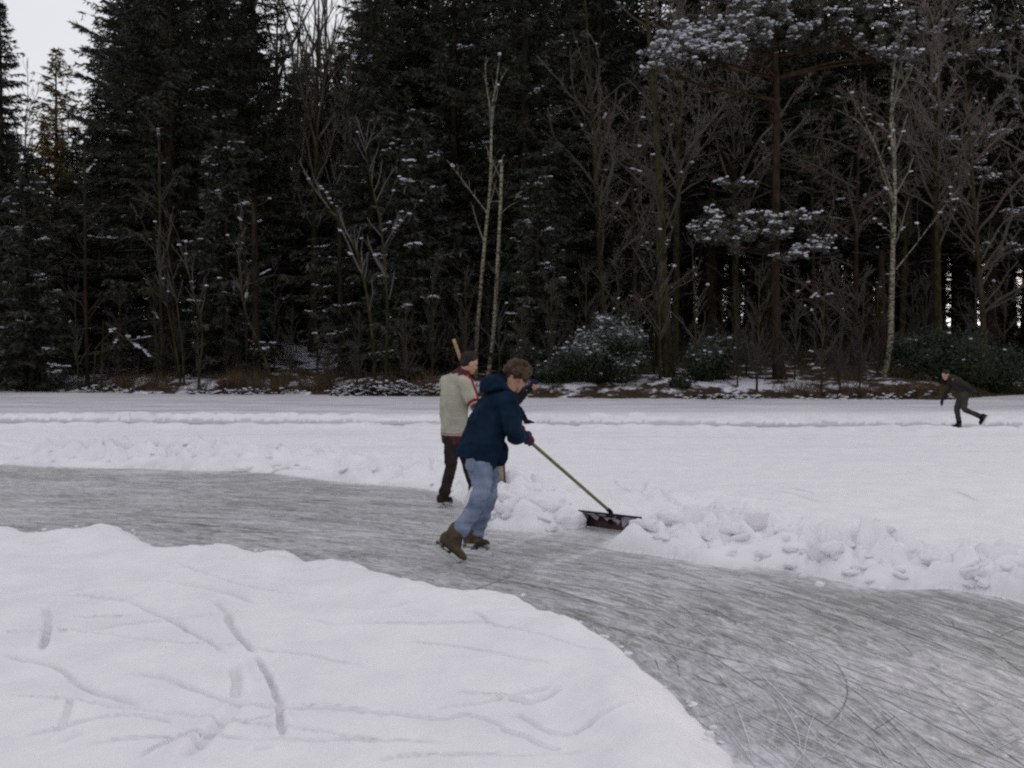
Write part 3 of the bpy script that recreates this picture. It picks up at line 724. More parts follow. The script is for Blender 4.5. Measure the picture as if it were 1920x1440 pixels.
for i in range(46):                                      # suppressed young spruces in the shade
    Y = rr.uniform(56, 88); u = -60 + 44 * i + rr.uniform(-20, 20)
    if 400 < u < 640: Y = rr.uniform(66, 86)
    put('e', u, Y, 'thin young spruce lost in the shade under the tall conifers', group='young spruces in the shade of the wood', s=rr.uniform(.6, 1.1))
# trees beyond the frame keep the wood going to the sides
for u, Y in [(-220, 56), (-330, 60), (-150, 50), (2010, 50), (2080, 54), (2200, 52), (-420, 54), (2320, 58)]:
    mass(rr.choice('ad'), u, Y, .85)

def long_boughs():
    rng = np.random.default_rng(17); o = [q for q in COL.objects if q.get('label', '').startswith('big spreading spruce')][0]; inv = np.array(o.matrix_basis.inverted()); Yb = o.location[1]
    for tgt, rise, wdt in (((138, 45), .9, 1), ((160, 92), .7, 1), ((215, 12), 1.0, .8), ((148, 140), .5, .9), ((235, 60), .6, .9), ((205, 118), .5, .8), ((260, -20), .8, .8), ((185, 170), .4, .8), ((130, 215), .3, .8)):
        b = P(*tgt, Yb - 2.0); a = np.array((o.location[0], Yb, b[2] - rise)); n = 40
        pts = resample(np.array((a, a + (b - a) * .5 + np.array((0, 0, -.35)), b)), n); ln = np.linalg.norm(b - a); d0 = (b - a) / ln; sd = np.cross(d0, (0, 0, 1)); sd /= np.linalg.norm(sd)
        k = 130; u = rng.uniform(.12, 1, k); P0 = np.stack([np.interp(u * (n - 1), np.arange(n), pts[:, i]) for i in range(3)], 1); side = np.where(rng.random(k) < .5, 1, -1)
        TD = d0 * rng.uniform(.6, 1.2, (k, 1)) + sd * (side * rng.uniform(.3, 1.0, k))[:, None] + np.array((0, 0, 1)) * rng.uniform(-.45, .35, (k, 1)); TD /= np.linalg.norm(TD, axis=1)[:, None]; tl = wdt * (.35 + 1.0 * (1 - u)) * rng.uniform(.5, 1.1, k)
        C, D, Ln, W, Fr = [], [], [], [], []
        for q in range(9):
            s0 = (q + rng.uniform(0, .7, k)) / 9; c = P0 + TD * (tl * s0)[:, None]; d = TD + rng.normal(0, .4, (k, 3)); d /= np.linalg.norm(d, axis=1)[:, None]
            C.append(c); D.append(d); Ln.append(rng.uniform(.14, .30, k)); W.append(rng.uniform(.05, .09, k)); Fr.append(rng.uniform(0, .75, k) ** 1.5 * (.4 + u))
        V, F = leaf_tris(*map(np.concatenate, (C, D, Ln, W)), rng); loc = lambda V: V @ inv[:3, :3].T + inv[:3, 3]
        bo = obj('bough', mesh('bough', loc(V), F, M_NEED, {'frost': np.clip(np.repeat(np.concatenate(Fr), 3), 0, 1)}, smooth=False), o)
        V, F = tubes([(pts, np.linspace(.06, .012, n))], 5); obj('limb', mesh('limb', loc(V), F, M_BARK), bo)
long_boughs()

# golden larch seen beyond the left spruces
larch = tree_from_parts('larch_tree', spruce_parts(21, 21, 4.2, 3, 54, 6, 1.0, .2, 0, .12, .7, .1), M_BARK, M_DTWIG, M_LARCH)
place(larch, 108, 61, .5, .93); tag(larch, 'golden brown larch glowing beyond the two left spruces', 'tree')

SPEC = dict(n=[16, 8, 6], lv=3, u0=.15, ang=(.45, 1.0), rat=.42, wob=.10, up=.55)
def bare_tree(name, seed, h, r, spec, bark, twigm, frosts, u0=.3, snowp=.1, lean=.03):
    rng = np.random.default_rng(seed); out = []
    tl, tr = trunk_line(h, r, rng, lean, .05, 16, 1.3)
    children(tl, tr, h, 0, rng, out, spec, u0)
    root = empty(name); V, F = tubes([(tl, tr)], 8); obj('trunk', mesh('trunk', V, F, bark), root)
    V, F, fr = bare_mesh(out, frosts, rng); obj('branches', mesh('branches', V, F, twigm, {'frost': fr}), root)
    sn = snow_on(out, rng, snowp)
    if sn: obj('snow_cover', mesh('snow_lumps', sn[0], sn[1], M_TSNOW), root)
    return root
GB = 'bare broadleaved trees in the wood'
PR['p'] = bare_tree('bare_tree', 31, 19, .20, dict(n=[20, 10, 9, 4], lv=3, u0=.2, ang=(.35, .85), rat=.34, wob=.09, up=.8), M_GBARK, M_RTWIG, (0, .25, .55, .8), .35, .10)
PR['q'] = bare_tree('bare_tree', 32, 20, .22, dict(n=[26, 12, 11, 6], lv=4, u0=.15, ang=(.5, 1.1), rat=.36, wob=.13, up=.35, rmin=.007), M_GBARK, M_RTWIG, (0, .3, .6, .9, 1), .30, .03)
PR['r'] = bare_tree('bare_tree', 33, 17, .17, dict(n=[40, 12, 9, 5], lv=4, u0=.1, ang=(.7, 1.4), rat=.27, wob=.14, up=.05, rmin=.006), M_BARK, M_RTWIG, (0, .15, .4, .6, .8), .10, .02)
PR['u'] = bare_tree('bare_tree', 34, 21, .19, dict(n=[34, 11, 9, 5], lv=4, u0=.1, ang=(.6, 1.2), rat=.27, wob=.16, up=.3, rmin=.006), M_GBARK, M_RTWIG, (0, .2, .45, .7, .9), .22, .03, .06)
for u, Y, k, s, lab in [(545, 56, 'p', 1.05, 'bare tree with fine upright branches lacing the sky patch, left one'), (610, 58, 'p', .98, 'bare tree with fine upright branches lacing the sky patch, right one'),
                     (585, 54, 'p', 1.12, 'bare tree filling the middle of the lacy sky patch'), (632, 60, 'p', 1.2, 'taller bare tree at the back of the lacy sky patch'), (505, 57, 'p', 1.1, 'bare tree at the left side of the lacy sky patch'),
                     (655, 55, 'p', .95, 'slim bare tree between the lacy sky patch and the black trunked spruce'),
                     (40, 70, 'p', .92, 'bare treetop showing between the pointed spruce and the golden larch'), (128, 72, 'p', .90, 'bare treetop showing right behind the golden larch'),
                     (1135, 47.5, 'u', .98, 'frosted twiggy bare tree just right of the bright gap at the top'), (1265, 51, 'q', .98, 'brown twiggy bare tree left of the snow capped pine bough'),
                     (1600, 46.5, 'r', .88, 'frosted twiggy bare tree left of the white birch on the right'), (1760, 48.0, 'q', .92, 'hazy frosted tree right of the white birch'), (1850, 45.0, 'u', .80, 'frosted bare tree above the far skater'), (1935, 47, 'q', .85, 'frosted bare tree at the right edge'), (1195, 46.0, 'r', .82, 'brown twiggy bare tree just left of the mossy trunk'), (1380, 53, 'q', 1.0, 'brown twiggy bare tree behind the reddish pine'), (1530, 49, 'r', .8, 'brown twiggy bare tree right of the reddish pine'), (1690, 53, 'u', 1.0, 'frosted bare tree standing back behind the white birch')]:
    put(k, u, Y, lab, group=GB, s=s)

GU = 'leafless undergrowth saplings along the shore'
PR['s'] = bare_tree('sapling', 35, 4.6, .030, dict(n=[22, 9, 6], lv=3, u0=.1, ang=(.3, .9), rat=.36, wob=.14, up=.5, rmin=.005), M_GBARK, M_DTWIG, (.05, .15, .3, .4), .08, .006, .12)
PR['t'] = bare_tree('sapling', 36, 6.5, .040, dict(n=[22, 8, 6], lv=3, u0=.1, ang=(.3, .8), rat=.28, wob=.12, up=.6, rmin=.005), M_GBARK, M_TWIG, (.05, .2, .35, .5), .15, .010, .08)
for i in range(54):
    u = -20 + 36 * i + rr.uniform(-14, 14); x_ = (u - 960) / F_PX * 44; yy = float(shore_y(x_)) + rr.uniform(.5, 6)
    if 1060 < u < 1130 and yy < 42: continue
    put(rr.choice('sst'), u, yy, 'thin leafless sapling tangled into the undergrowth behind the shore', group=GU, s=rr.uniform(.5, 1.15))

# ------------------------------------------------------------------ traced shore trees
SP_B = dict(n=[10, 7, 4], lv=3, u0=.3, ang=(.35, .8), rat=.20, wob=.10, up=.7)
traced_tree('birch_tree', [([(893,748),(892,700),(893,650),(897,590),(905,500),(912,420),(920,350),(921,250),(924,190)], 44.4, .115, .045, 7, .45),
    ([(924,190),(930,160),(935,120),(937,100)], 44.4, .045, .012, 7, .1), ([(921,210),(912,165),(910,130),(911,105)], 44.4, .035, .010, 7, .1),
    ([(914,400),(885,362),(858,325),(838,300)], 44.4, .035, .010, 6, .2), ([(925,180),(938,150),(955,125)], 44.4, .03, .008, 5, .1)], M_BIRCH, M_YTWIG, SP_B, 41, (.2, .45, .7, .9), .05,
    label='slim pale birch with a forked top behind the man in the cream sweater', cat='tree')
traced_tree('birch_tree', [([(910,748),(914,712),(920,680),(928,600),(934,480),(938,400),(941,306)], 44.0, .115, .07, 3, .5), ([(938,402),(955,385),(981,374)], 44.0, .02, .006, 2, .3), ([(937,378),(925,377),(915,380)], 44, .015, .006, 1, .3)],
    M_BIRCH, M_YTWIG, SP_B, 42, (.1, .3, .5, .6), 0, label='birch snapped off at the top, standing right of the slim forked birch', cat='tree')
SP_F = dict(n=[10, 8, 5], lv=3, u0=.2, ang=(.4, .95), rat=.22, wob=.12, up=.65)
traced_tree('bare_tree', [([(706,742),(703,690),(700,640),(690,560),(678,500),(665,460),(640,420),(605,375),(578,335)], 43.8, .10, .03, 16, .35), ([(640,420),(622,378),(600,352)], 43.8, .03, .01, 8, .1)],
    M_GBARK, M_TWIG, SP_F, 43, (.2, .5, .8, .95), .07, label='bare tree leaning left with frosted twigs, left stem of the forked pair', cat='tree')
traced_tree('bare_tree', [([(722,742),(725,660),(727,600),(724,520),(718,450),(708,390),(697,345),(688,300),(683,258)], 43.6, .085, .02, 18, .35), ([(722,470),(745,430),(765,400),(790,380)], 43.6, .03, .008, 8, .2), ([(712,410),(735,370),(742,330),(745,290)], 43.6, .025, .008, 7, .2)],
    M_GBARK, M_TWIG, SP_F, 44, (.2, .5, .8, .95), .09, label='upright frosted bare tree, right stem of the forked pair', cat='tree')
SP_S = dict(n=[8, 6, 4], lv=3, u0=.3, ang=(.35, .8), rat=.22, wob=.10, up=.7)
GT = 'thin bare saplings on the left shore'
for i, (st, lab) in enumerate([
    ([([(339,712),(332,665),(324,626),(313,570),(303,520),(292,473),(275,435),(262,407)], 45.6, .055, .015, 12, .4)], 'thin sapling curving left above the reeds, left of its neighbour'),
    ([([(345,712),(342,650),(336,600),(330,560),(321,502),(312,460),(305,425)], 45.2, .05, .015, 12, .4)], 'thin straight sapling second in the clump above the reeds'),
    ([([(372,716),(376,680),(380,640),(379,604),(370,570),(361,546),(354,506),(343,470),(330,430),(318,410)], 44.9, .055, .015, 12, .4), ([(372,562),(382,545),(395,532),(415,520)], 44.9, .03, .01, 5, .2)], 'crooked sapling with a side limb to the right, third in the clump'),
    ([([(512,716),(500,680),(481,633),(468,605),(459,582),(453,545),(448,509),(447,466),(452,430),(457,398)], 44.6, .06, .015, 12, .35), ([(450,520),(462,500),(470,482)], 44.6, .02, .008, 4, .2)], 'slender sapling leaning left in front of the snowy mound'),
    ([([(84,716),(70,677),(55,648),(42,622),(33,604),(18,571),(7,538),(-10,500),(-20,450)], 46.6, .075, .03, 8, .5)], 'leaning bare stem at the left edge bending out of the picture'),
    ([([(558,700),(575,690),(596,716),(622,730),(640,731)], 43.6, .03, .02, 4, .3)], 'low arching bare bough left of the brushwood heap'),
    ([([(1228,560),(1222,480),(1205,400),(1195,340),(1190,300)], 43.5, .05, .02, 10, .2)], 'crooked thin bare stem just left of the leaning mossy trunk')]):
    if i == 6: st[0][0].insert(0, (1226, 690))
    traced_tree('sapling', st, M_GBARK, M_TWIG, SP_S, 50 + i, (.1, .3, .5, .7), .08, label=lab, cat='tree', group=GT)
SP_T = dict(n=[14, 7, 6], lv=3, u0=.3, ang=(.6, 1.3), rat=.20, wob=.09, up=.15)
GK = 'old trunks standing on the shore'
for i, (st, bk, lab) in enumerate([
    ([([(164,702),(162,640),(160,560),(160,480),(159,380),(158,250)], 46.9, .10, .06, 16, .2)], M_BARK, 'thin straight trunk standing alone in the dark left part of the shore'),
    ([([(304,700),(304,640),(302,590),(301,540),(300,420),(298,250)], 47.2, .09, .06, 16, .15)], M_GBARK, 'straight greyish trunk left of the sapling clump'),
    ([([(396,700),(396,650),(395,600),(394,500),(392,350)], 48.5, .31, .20, 12, .2)], M_BARK, 'thick black trunk left of the snowy mound'),
    ([([(465,706),(463,660),(461,600),(460,520),(458,420)], 46.9, .085, .05, 14, .2)], M_BARK, 'thin dark trunk at the left edge of the snowy mound'),
    ([([(484,700),(481,650),(479,600),(478,520),(476,380)], 47.0, .25, .13, 14, .2)], M_BARK, 'stout dark trunk in front of the snowy mound with a flared foot'),
    ([([(640,704),(640,650),(639,600),(638,520),(636,400)], 47.5, .16, .11, 14, .2)], M_BARK, 'dark trunk right of the snowy mound'),
    ([([(1231,706),(1232,650),(1234,590),(1236,520),(1234,440)], 46.5, .22, .15, 6, .4)], M_BARK, 'dark trunk half hidden behind the leaning mossy trunk'),
    ([([(1256,712),(1251,660),(1249,600),(1243,515),(1242,458),(1240,400),(1234,300),(1230,212),(1222,120),(1212,20),(1205,-60)], 42.5, .25, .06, 34, .22)], M_GBARK, 'thick mossy trunk leaning slightly, with two dark bushes at its sides'),
    ([([(1655,706),(1655,640),(1654,560),(1652,470)], 47, .20, .14, 8, .3)], M_BARK, 'dark trunk just left of the white birch foot'),
    ]):
    traced_tree('bare_tree', st, bk, M_DTWIG if bk is M_BARK else M_TWIG, SP_T, 60 + i, (.0, .1, .35, .5), .06, label=lab, cat='tree', group=GK)
traced_tree('birch_tree', [([(1655,722),(1662,690),(1669,655),(1671,593),(1673,516),(1675,439),(1678,370),(1677,300),(1670,250),(1671,193),(1675,140),(1680,90)], 42.2, .15, .04, 16, .35),
    ([(1677,380),(1650,290),(1620,225),(1588,165)], 42.2, .03, .010, 6, .3), ([(1660,320),(1625,240),(1590,215),(1560,203)], 42.2, .025, .008, 5, .3), ([(1680,505),(1700,480),(1720,455),(1760,400),(1800,350)], 42.2, .03, .01, 8, .2), ([(1676,440),(1655,425),(1640,412)], 42.2, .02, .006, 4, .2)],
    M_BIRCH, M_YTWIG, dict(n=[14, 8, 5], lv=3, u0=.3, ang=(.4, .9), rat=.20, wob=.10, up=.55), 81, (.2, .4, .6, .8), .14, label='tall white barked birch with a bent foot on the right part of the shore', cat='tree')
traced_tree('fallen_branch', [([(1400,690),(1397,640),(1400,600),(1419,583),(1457,567),(1508,562),(1538,570),(1553,593),(1555,631),(1542,662),(1530,672)], 42.8, .035, .012, 8, .2), ([(1508,562),(1560,572),(1585,590),(1590,640),(1588,680)], 42.8, .02, .008, 5, .2)],
    M_GBARK, M_TWIG, SP_S, 82, (.1, .3, .4, .5), .2, label='thin bough bowed into an arch beside the reddish pine trunk', cat='branch')
traced_tree('fallen_branch', [([(188,592),(205,612),(230,632),(262,650),(300,668)], 45.9, .05, .03, 4, .3)], M_GBARK, M_TWIG, SP_S, 83, (.8, .8, .8), .9, label='snow lined broken bough slanting down right of the lone thin trunk', cat='branch')
traced_tree('fallen_branch', [([(172,660),(195,660),(222,650),(240,632)], 45.7, .03, .015, 3, .3), ([(178,655),(200,630),(215,615)], 45.7, .03, .015, 3, .3)], M_GBARK, M_TWIG, SP_S, 84, (.6, .7, .8), .9, label='small snowy bough lying under the slanting broken one', cat='branch')

# ------------------------------------------------------------------ scots pine with snow capped boughs
def pine(name, trunk_px, Y, r0, r1, pads, limbs, seed, bark, **labels):
    """pads: (u, v, width px, height px, depth offset, count, snow share) clusters of needle tufts"""
    rng = np.random.default_rng(seed)
    tp = resample(px_line(trunk_px, Y), 20); tp[0, 2] = terz(tp[0, 0], tp[0, 1]) - .4; org = np.array((tp[0, 0], tp[0, 1], terz(tp[0, 0], tp[0, 1])))
    rad = np.linspace(r0, r1, 20); rad[0] *= 1.8; rad[1] *= 1.25
    LC, LD, LL, LW, LF, SC, SR, tw = [], [], [], [], [], [], [], []
    for (u, v, w_, h_, dy, cnt, sn) in pads:
        c = P(u, v, Y + dy); sw, sh_ = w_ / F_PX * Y, h_ / F_PX * Y
        i = np.argmin(np.abs(tp[:, 2] - (c[2] - .15 * abs(c[0] - tp[10, 0])))); a = tp[i]
        mid = (a + c) / 2 + rng.normal(0, .2, 3); b0 = np.array((a, mid, c - np.array((0, 0, sh_ * .3))))
        ln = np.linalg.norm(c - a); bp = resample(b0, 9); tw.append((bp - org, np.linspace(.025 + .012 * ln, .02, 9)))
        for q in range(cnt):
            t = rng.uniform(-1, 1, 3); t[0] *= sw / 2; t[1] *= sw / 3; t[2] = t[2] * sh_ / 2 * (1 - .5 * abs(t[0]) / (sw / 2 + .01))
            p = c + t; bb = bp[rng.integers(5, 9)]; m_ = (bb + p) / 2 - np.array((0, 0, .08)); tw.append((np.array((bb, m_, p)) - org, np.array((.022, .014, .008))))
            k = 34; d = rng.normal(size=(k, 3)); d[:, 2] = np.abs(d[:, 2]) * .8 - .1; d /= np.linalg.norm(d, axis=1)[:, None]
            LC.append(p + rng.normal(0, .07, (k, 3))); LD.append(d); LL.append(rng.uniform(.14, .26, k)); LW.append(rng.uniform(.03, .06, k)); LF.append(np.clip(rng.uniform(0, .8, k) * (.4 + sn), 0, 1))
            if rng.random() < sn:
                kk = 6; cc = p + rng.normal(0, .13, (kk, 3)) * np.array((1, 1, .35)) + np.array((0, 0, .10)); s = rng.uniform(.04, .10, kk)
                SC.append(cc); SR.append(np.stack((s * rng.uniform(.9, 1.3, kk), s * rng.uniform(.9, 1.3, kk), s * rng.uniform(.45, .65, kk)), 1))
    for (u0, v0, u1, v1, dy, rr_) in limbs:
        i = np.argmin(np.abs(tp[:, 2] - P(u0, v0, Y)[2])); a = tp[i]; c = P(u1, v1, Y + dy); tw.append((resample(np.array((a, (a + c) / 2 + rng.normal(0, .15, 3), c)), 8) - org, np.linspace(rr_, rr_ * .3, 8)))
        for q in range(7):
            f = rng.uniform(.3, 1); p = a + (c - a) * f; d = (c - a) / np.linalg.norm(c - a) * .5 + rng.normal(0, .4, 3); tw.append((np.array((p, p + d * .5, p + d)) - org, np.array((.014, .01, .005))))
    LC, LD, LL, LW, LF = map(np.concatenate, (LC, LD, LL, LW, LF)); NV, NF = leaf_tris(LC - org, LD, LL, LW, rng)
    root = empty(name, org, **labels)
    V, F = tubes([(tp - org, rad)], 10); obj('trunk', mesh('trunk', V, F, bark), root)
    V, F = tubes(tw, 5); obj('branches', mesh('branches', V, F, bark, {'frost': np.zeros(len(V))}), root)
    obj('foliage', mesh('foliage', NV, NF, M_PINE, {'frost': np.repeat(LF, 3)}, smooth=False), root)
    V, F = blobs(np.concatenate(SC) - org, np.concatenate(SR), rng, .6, .18); obj('snow_cover', mesh('snow_lumps', V, F, M_TSNOW), root)
    return root
pine('pine_tree', [(1464,722),(1459,690),(1456,640),(1455,593),(1454,500),(1455,420),(1455,347),(1456,260),(1457,173),(1452,90),(1445,10),(1440,-60)], 42.0, .21, .10,
     [(1325,430,80,40,-1.2,18,.6),(1375,425,90,40,-1.8,20,.5),(1420,415,80,36,-2,15,.55),(1450,430,70,40,-2.2,15,.5),(1400,455,90,34,-2.2,14,.3),(1500,410,70,30,-1.0,9,.6),(1520,465,70,24,-1.2,12,.7),(1480,485,50,22,-2,8,.6),(1540,450,50,24,-.8,6,.35),(1360,450,60,30,-1.4,10,.4),(1375,345,70,20,-1,8,.4),(1340,400,60,20,-1,7,.35),
      (1225,115,60,50,-1.6,16,.9),(1270,85,90,70,-2,36,.95),(1310,95,80,60,-2.2,30,.95),(1350,70,80,50,-2,26,.9),(1395,60,90,50,-1.8,26,.8),(1300,60,70,40,-1.5,14,.8),(1365,100,60,30,-2.2,14,.7),
      (1440,15,110,50,-1.5,28,.38),(1500,5,110,50,-1.2,26,.3),(1455,50,120,40,-1.7,20,.3),(1560,25,90,50,-.8,18,.2),(1600,60,110,60,-.6,20,.15),(1640,80,90,50,-.5,14,.2),(1665,100,70,34,-.4,14,.8),(1700,105,60,26,-.2,8,.6),(1530,70,120,60,0,26,.25),(1440,105,120,50,.5,20,.2),(1480,-10,160,50,0,28,.2),(1380,10,100,50,.4,16,.15),(1600,0,120,50,.5,22,.3)],
     [(1455,347,1380,390,-1,.05),(1455,250,1330,225,-1,.045),(1455,280,1330,330,-.5,.04),(1455,300,1560,330,-.4,.045),(1456,200,1330,160,-.6,.045),(1456,220,1570,190,.3,.04),(1455,330,1560,270,.5,.035),(1455,380,1360,400,-1,.04),(1457,180,1330,260,.5,.035)], 91, M_PBARK,
     label='reddish trunked pine carrying thick snow capped boughs, right of centre', cat='tree')
pine('pine_tree', [(1745,722),(1748,640),(1752,500),(1756,350),(1760,200),(1765,60),(1770,-60)], 49.0, .22, .12,
     [(1700,60,120,50,-1,24,.4),(1780,40,140,60,-1,28,.35),(1850,60,140,60,0,28,.4),(1830,120,120,50,-1,20,.45),(1740,120,120,50,0,20,.3),(1660,20,100,40,0,16,.3),(1860,250,90,26,-1.5,12,.8),(1810,270,80,22,-1.5,9,.8),(1840,330,90,24,-1.8,11,.75),(1790,210,70,20,-1.4,8,.8),(1865,470,80,22,-1.5,9,.8),(1820,300,60,18,-1.5,7,.7),(1890,400,70,22,-1,7,.6)],
     [(1756,350,1850,300,-1,.04),(1756,300,1700,330,0,.03)], 92, M_BARK, label='pine behind the white birch with snow pads stepping down to the right', cat='tree')

# ------------------------------------------------------------------ bushes, reeds, brushwood, undergrowth
def bush(name, u, vbase, Y, wd, ht, n, seed, snow, frost, label, group=None):
    rng = np.random.default_rng(seed); c = P(u, vbase, Y); c[2] = terz(c[0], Y)
    # uneven outline made of several overlapping lobes
    lobes = [(rng.uniform(-.36, .36) * wd, rng.uniform(-.3, .3) * wd * .6, rng.uniform(.15, .62) * ht, rng.uniform(.26, .44) * wd * .62) for _ in range(11)] + [(0, 0, ht * .62, wd * .22), (rng.uniform(-.1, .1) * wd, 0, ht * .8, wd * .13)]
    C, Fr, SC, SR = [], [], [], []
    for lx, ly, lz, lr in lobes:
        k = int(n / 12); d = rng.normal(size=(k, 3)); d /= np.linalg.norm(d, axis=1)[:, None]; q = d * lr * rng.uniform(.40, 1.08, (k, 1)) ** .6 * np.array((1, 1, .85)) * (.72 + .75 * np.abs(np.sin(d[:, :1] * 5 + lx * 7) * np.cos(d[:, 1:2] * 6 + lz * 5) + .5 * np.sin(d[:, 2:] * 9 + lx * 3)))
        p = q + np.array((lx, ly, lz)); p[:, 2] = np.maximum(p[:, 2], .03); C.append(p); Fr.append(np.clip(frost * rng.uniform(0, 1, k) * (.3 + d[:, 2]), 0, 1))
        m = (d[:, 2] > .25) & (rng.random(k) < snow); SC.append(p[m] + np.array((0, 0, .03))); s = rng.uniform(.035, .085, m.sum()); SR.append(np.stack((s * 1.2, s * 1.1, s * .55), 1))
    C = np.concatenate(C); D = rng.normal(size=C.shape); D /= np.linalg.norm(D, axis=1)[:, None]
    V, F = leaf_tris(C, D, rng.uniform(.07, .15, len(C)), rng.uniform(.04, .08, len(C)), rng)
    root = empty(name, c, label=label, cat='bush', group=group)
    obj('foliage', mesh('foliage', V, F, M_HOLLY, {'frost': np.repeat(np.concatenate(Fr), 3)}, smooth=False), root)
    st = []
    for q in range(9):
        a = rng.uniform(0, 6.28); e = np.array((math.cos(a) * wd * .3, math.sin(a) * wd * .2, ht * rng.uniform(.5, .9))); st.append((np.array((e * .05 * np.array((1, 1, 0)) - np.array((0, 0, .2)), e * .5, e)), np.array((.03, .02, .008))))
    V, F = tubes(st, 4); obj('stems', mesh('stems', V, F, M_BARK), root)
    SC = np.concatenate(SC); 
    if len(SC): V, F = blobs(SC, np.concatenate(SR), rng); obj('snow_cover', mesh('snow_lumps', V, F, M_TSNOW), root)
    return root
GH = 'evergreen bushes on the shore'
bush('evergreen_bush', 1142, 745, 41.0, 3.3, 3.1, 15000, 111, .045, .9, 'rounded evergreen bush dotted with snow at the water edge left of the mossy trunk', GH)
bush('evergreen_bush', 1352, 735, 41.4, 2.9, 1.9, 12000, 112, .010, .4, 'low dark evergreen bush between the mossy trunk and the reddish pine', GH)
bush('evergreen_bush', 1055, 745, 41.4, 2.2, 1.2, 7000, 113, .012, .3, 'low dark bush left of the snow dotted one', GH)
bush('evergreen_bush', 1765, 738, 41.7, 4.2, 2.3, 14000, 114, .004, .2, 'dark bush in the shade behind the far skater', GH)
bush('evergreen_bush', 1880, 736, 42.9, 3.6, 1.9, 9000, 115, .004, .2, 'dark bush at the right edge of the shore', GH)
bush('evergreen_bush', 25, 735, 48.4, 3.5, 2.0, 9000, 116, .006, .2, 'dark bush under the leaning stem at the left edge', GH)
bush('evergreen_bush', 1275, 745, 39.8, .8, .4, 1500, 117, .01, .2, 'tiny dark shrub at the foot of the thick mossy trunk', GH)
bush('evergreen_bush', 985, 740, 42.6, 1.8, 2.0, 7000, 118, .012, .4, 'narrow dark bush behind the purple capped skater', GH)

def reeds():
    rng = np.random.default_rng(121); C, D, Ln = [], [], []
    for (u0, u1, v, n, h, o) in [(120, 620, 0, 9000, .75, .9), (400, 830, 0, 5200, .85, 1.1), (1400, 1660, 0, 2600, .55, .8), (840, 1010, 0, 1800, .7, .9), (1860, 2050, 0, 900, .4, .7), (-100, 130, 0, 2200, .5, .9), (1650, 1800, 0, 700, .4, .9)]:
        x = (rng.uniform(u0, u1, n) - 960) / F_PX * 44; k = fbm(x * 1.3, x * 0, 3, 3) + .35
        off = rng.gamma(2.2, o * .55, n) + .15; y = shore_y(x) + off; m = rng.random(n) < np.clip(k * 1.6, .12, 1)
        x, y = x[m], y[m]; z = ter(x, y) - .04; C.append(np.stack((x, y, z), 1))
        d = rng.normal(0, .38, (m.sum(), 3)); d[:, 2] = 1; D.append(d / np.linalg.norm(d, axis=1)[:, None]); Ln.append(h * rng.uniform(.35, 1.15, m.sum()) * np.clip(k[m] + .5, .4, 1.2))
    C, D, Ln = map(np.concatenate, (C, D, Ln)); V, F = leaf_tris(C, D, Ln, rng.uniform(.012, .03, len(C)), rng)
    tag(obj('dry_grass', mesh('dry_grass', V, F, M_GRASS, smooth=False)), 'brown dry grass and reeds along the frozen shore', 'grass', kind='stuff')
reeds()
def undergrowth():
    rng = np.random.default_rng(131); lines = []
    n = 2600; u = rng.uniform(-150, 2080, n); Y = rng.uniform(45, 66, n); x = (u - 960) / F_PX * Y
    y = np.maximum(Y, shore_y(x) + 1.2); z = ter(x, y)
    for i in range(n):
        if -17 < x[i] < -9.5 and y[i] < 60 and rng.random() < .8: continue
        ln = rng.uniform(.5, 2.6); d = rng.normal(0, .7, 3); d[2] = abs(d[2]) + .35; d /= np.linalg.norm(d)
        p = np.array((x[i], y[i], z[i] - .05)); b = d * ln; sag = np.array((0, 0, -.18 * ln))
        lines.append((np.array((p, p + b * .35, p + b * .7 + sag * .4, p + b + sag)), np.array((.012, .010, .008, .004))))
        for q in range(4):
            s = p + b * rng.uniform(.2, .9); e = s + rng.normal(0, .28, 3) * ln * .6; lines.append((np.array((s, (s + e) / 2 + rng.normal(0, .04, 3), e)), np.array((.007, .006, .003))))
    # leafless dead boughs hanging between the trunks further up
    n = 2600; u = rng.uniform(-60, 2000, n); Y = rng.uniform(46, 72, n); x = (u - 960) / F_PX * Y; zt = ter(x, Y)
    for i in range(n):
        z0 = zt[i] + rng.uniform(2.0, 9.0); a = rng.uniform(0, 6.28); ln = rng.uniform(.8, 2.4); p = np.array((x[i], Y[i], z0)); d = np.array((math.cos(a), math.sin(a), rng.uniform(-.5, .25))) * ln
        lines.append((np.array((p, p + d * .4, p + d * .75 + np.array((0, 0, -.05)), p + d + np.array((0, 0, -.2 * ln)))), np.array((.016, .012, .009, .004))))
        for q in range(4):
            s = p + d * rng.uniform(.2, 1); e = s + rng.normal(0, .3, 3) + np.array((0, 0, -.1)); lines.append((np.array((s, (s + e) / 2, e)), np.array((.007, .005, .003))))
    V, F = tubes(lines, 3); fr = np.clip(np.repeat(rng.uniform(-.3, .7, len(V) // 3), 3), 0, 1)
    tag(obj('undergrowth', mesh('undergrowth', V, F, M_DTWIG, {'frost': fr[:len(V)]})), 'tangled dead twigs and brambles filling the shade between the trunks', 'undergrowth', kind='stuff')
undergrowth()
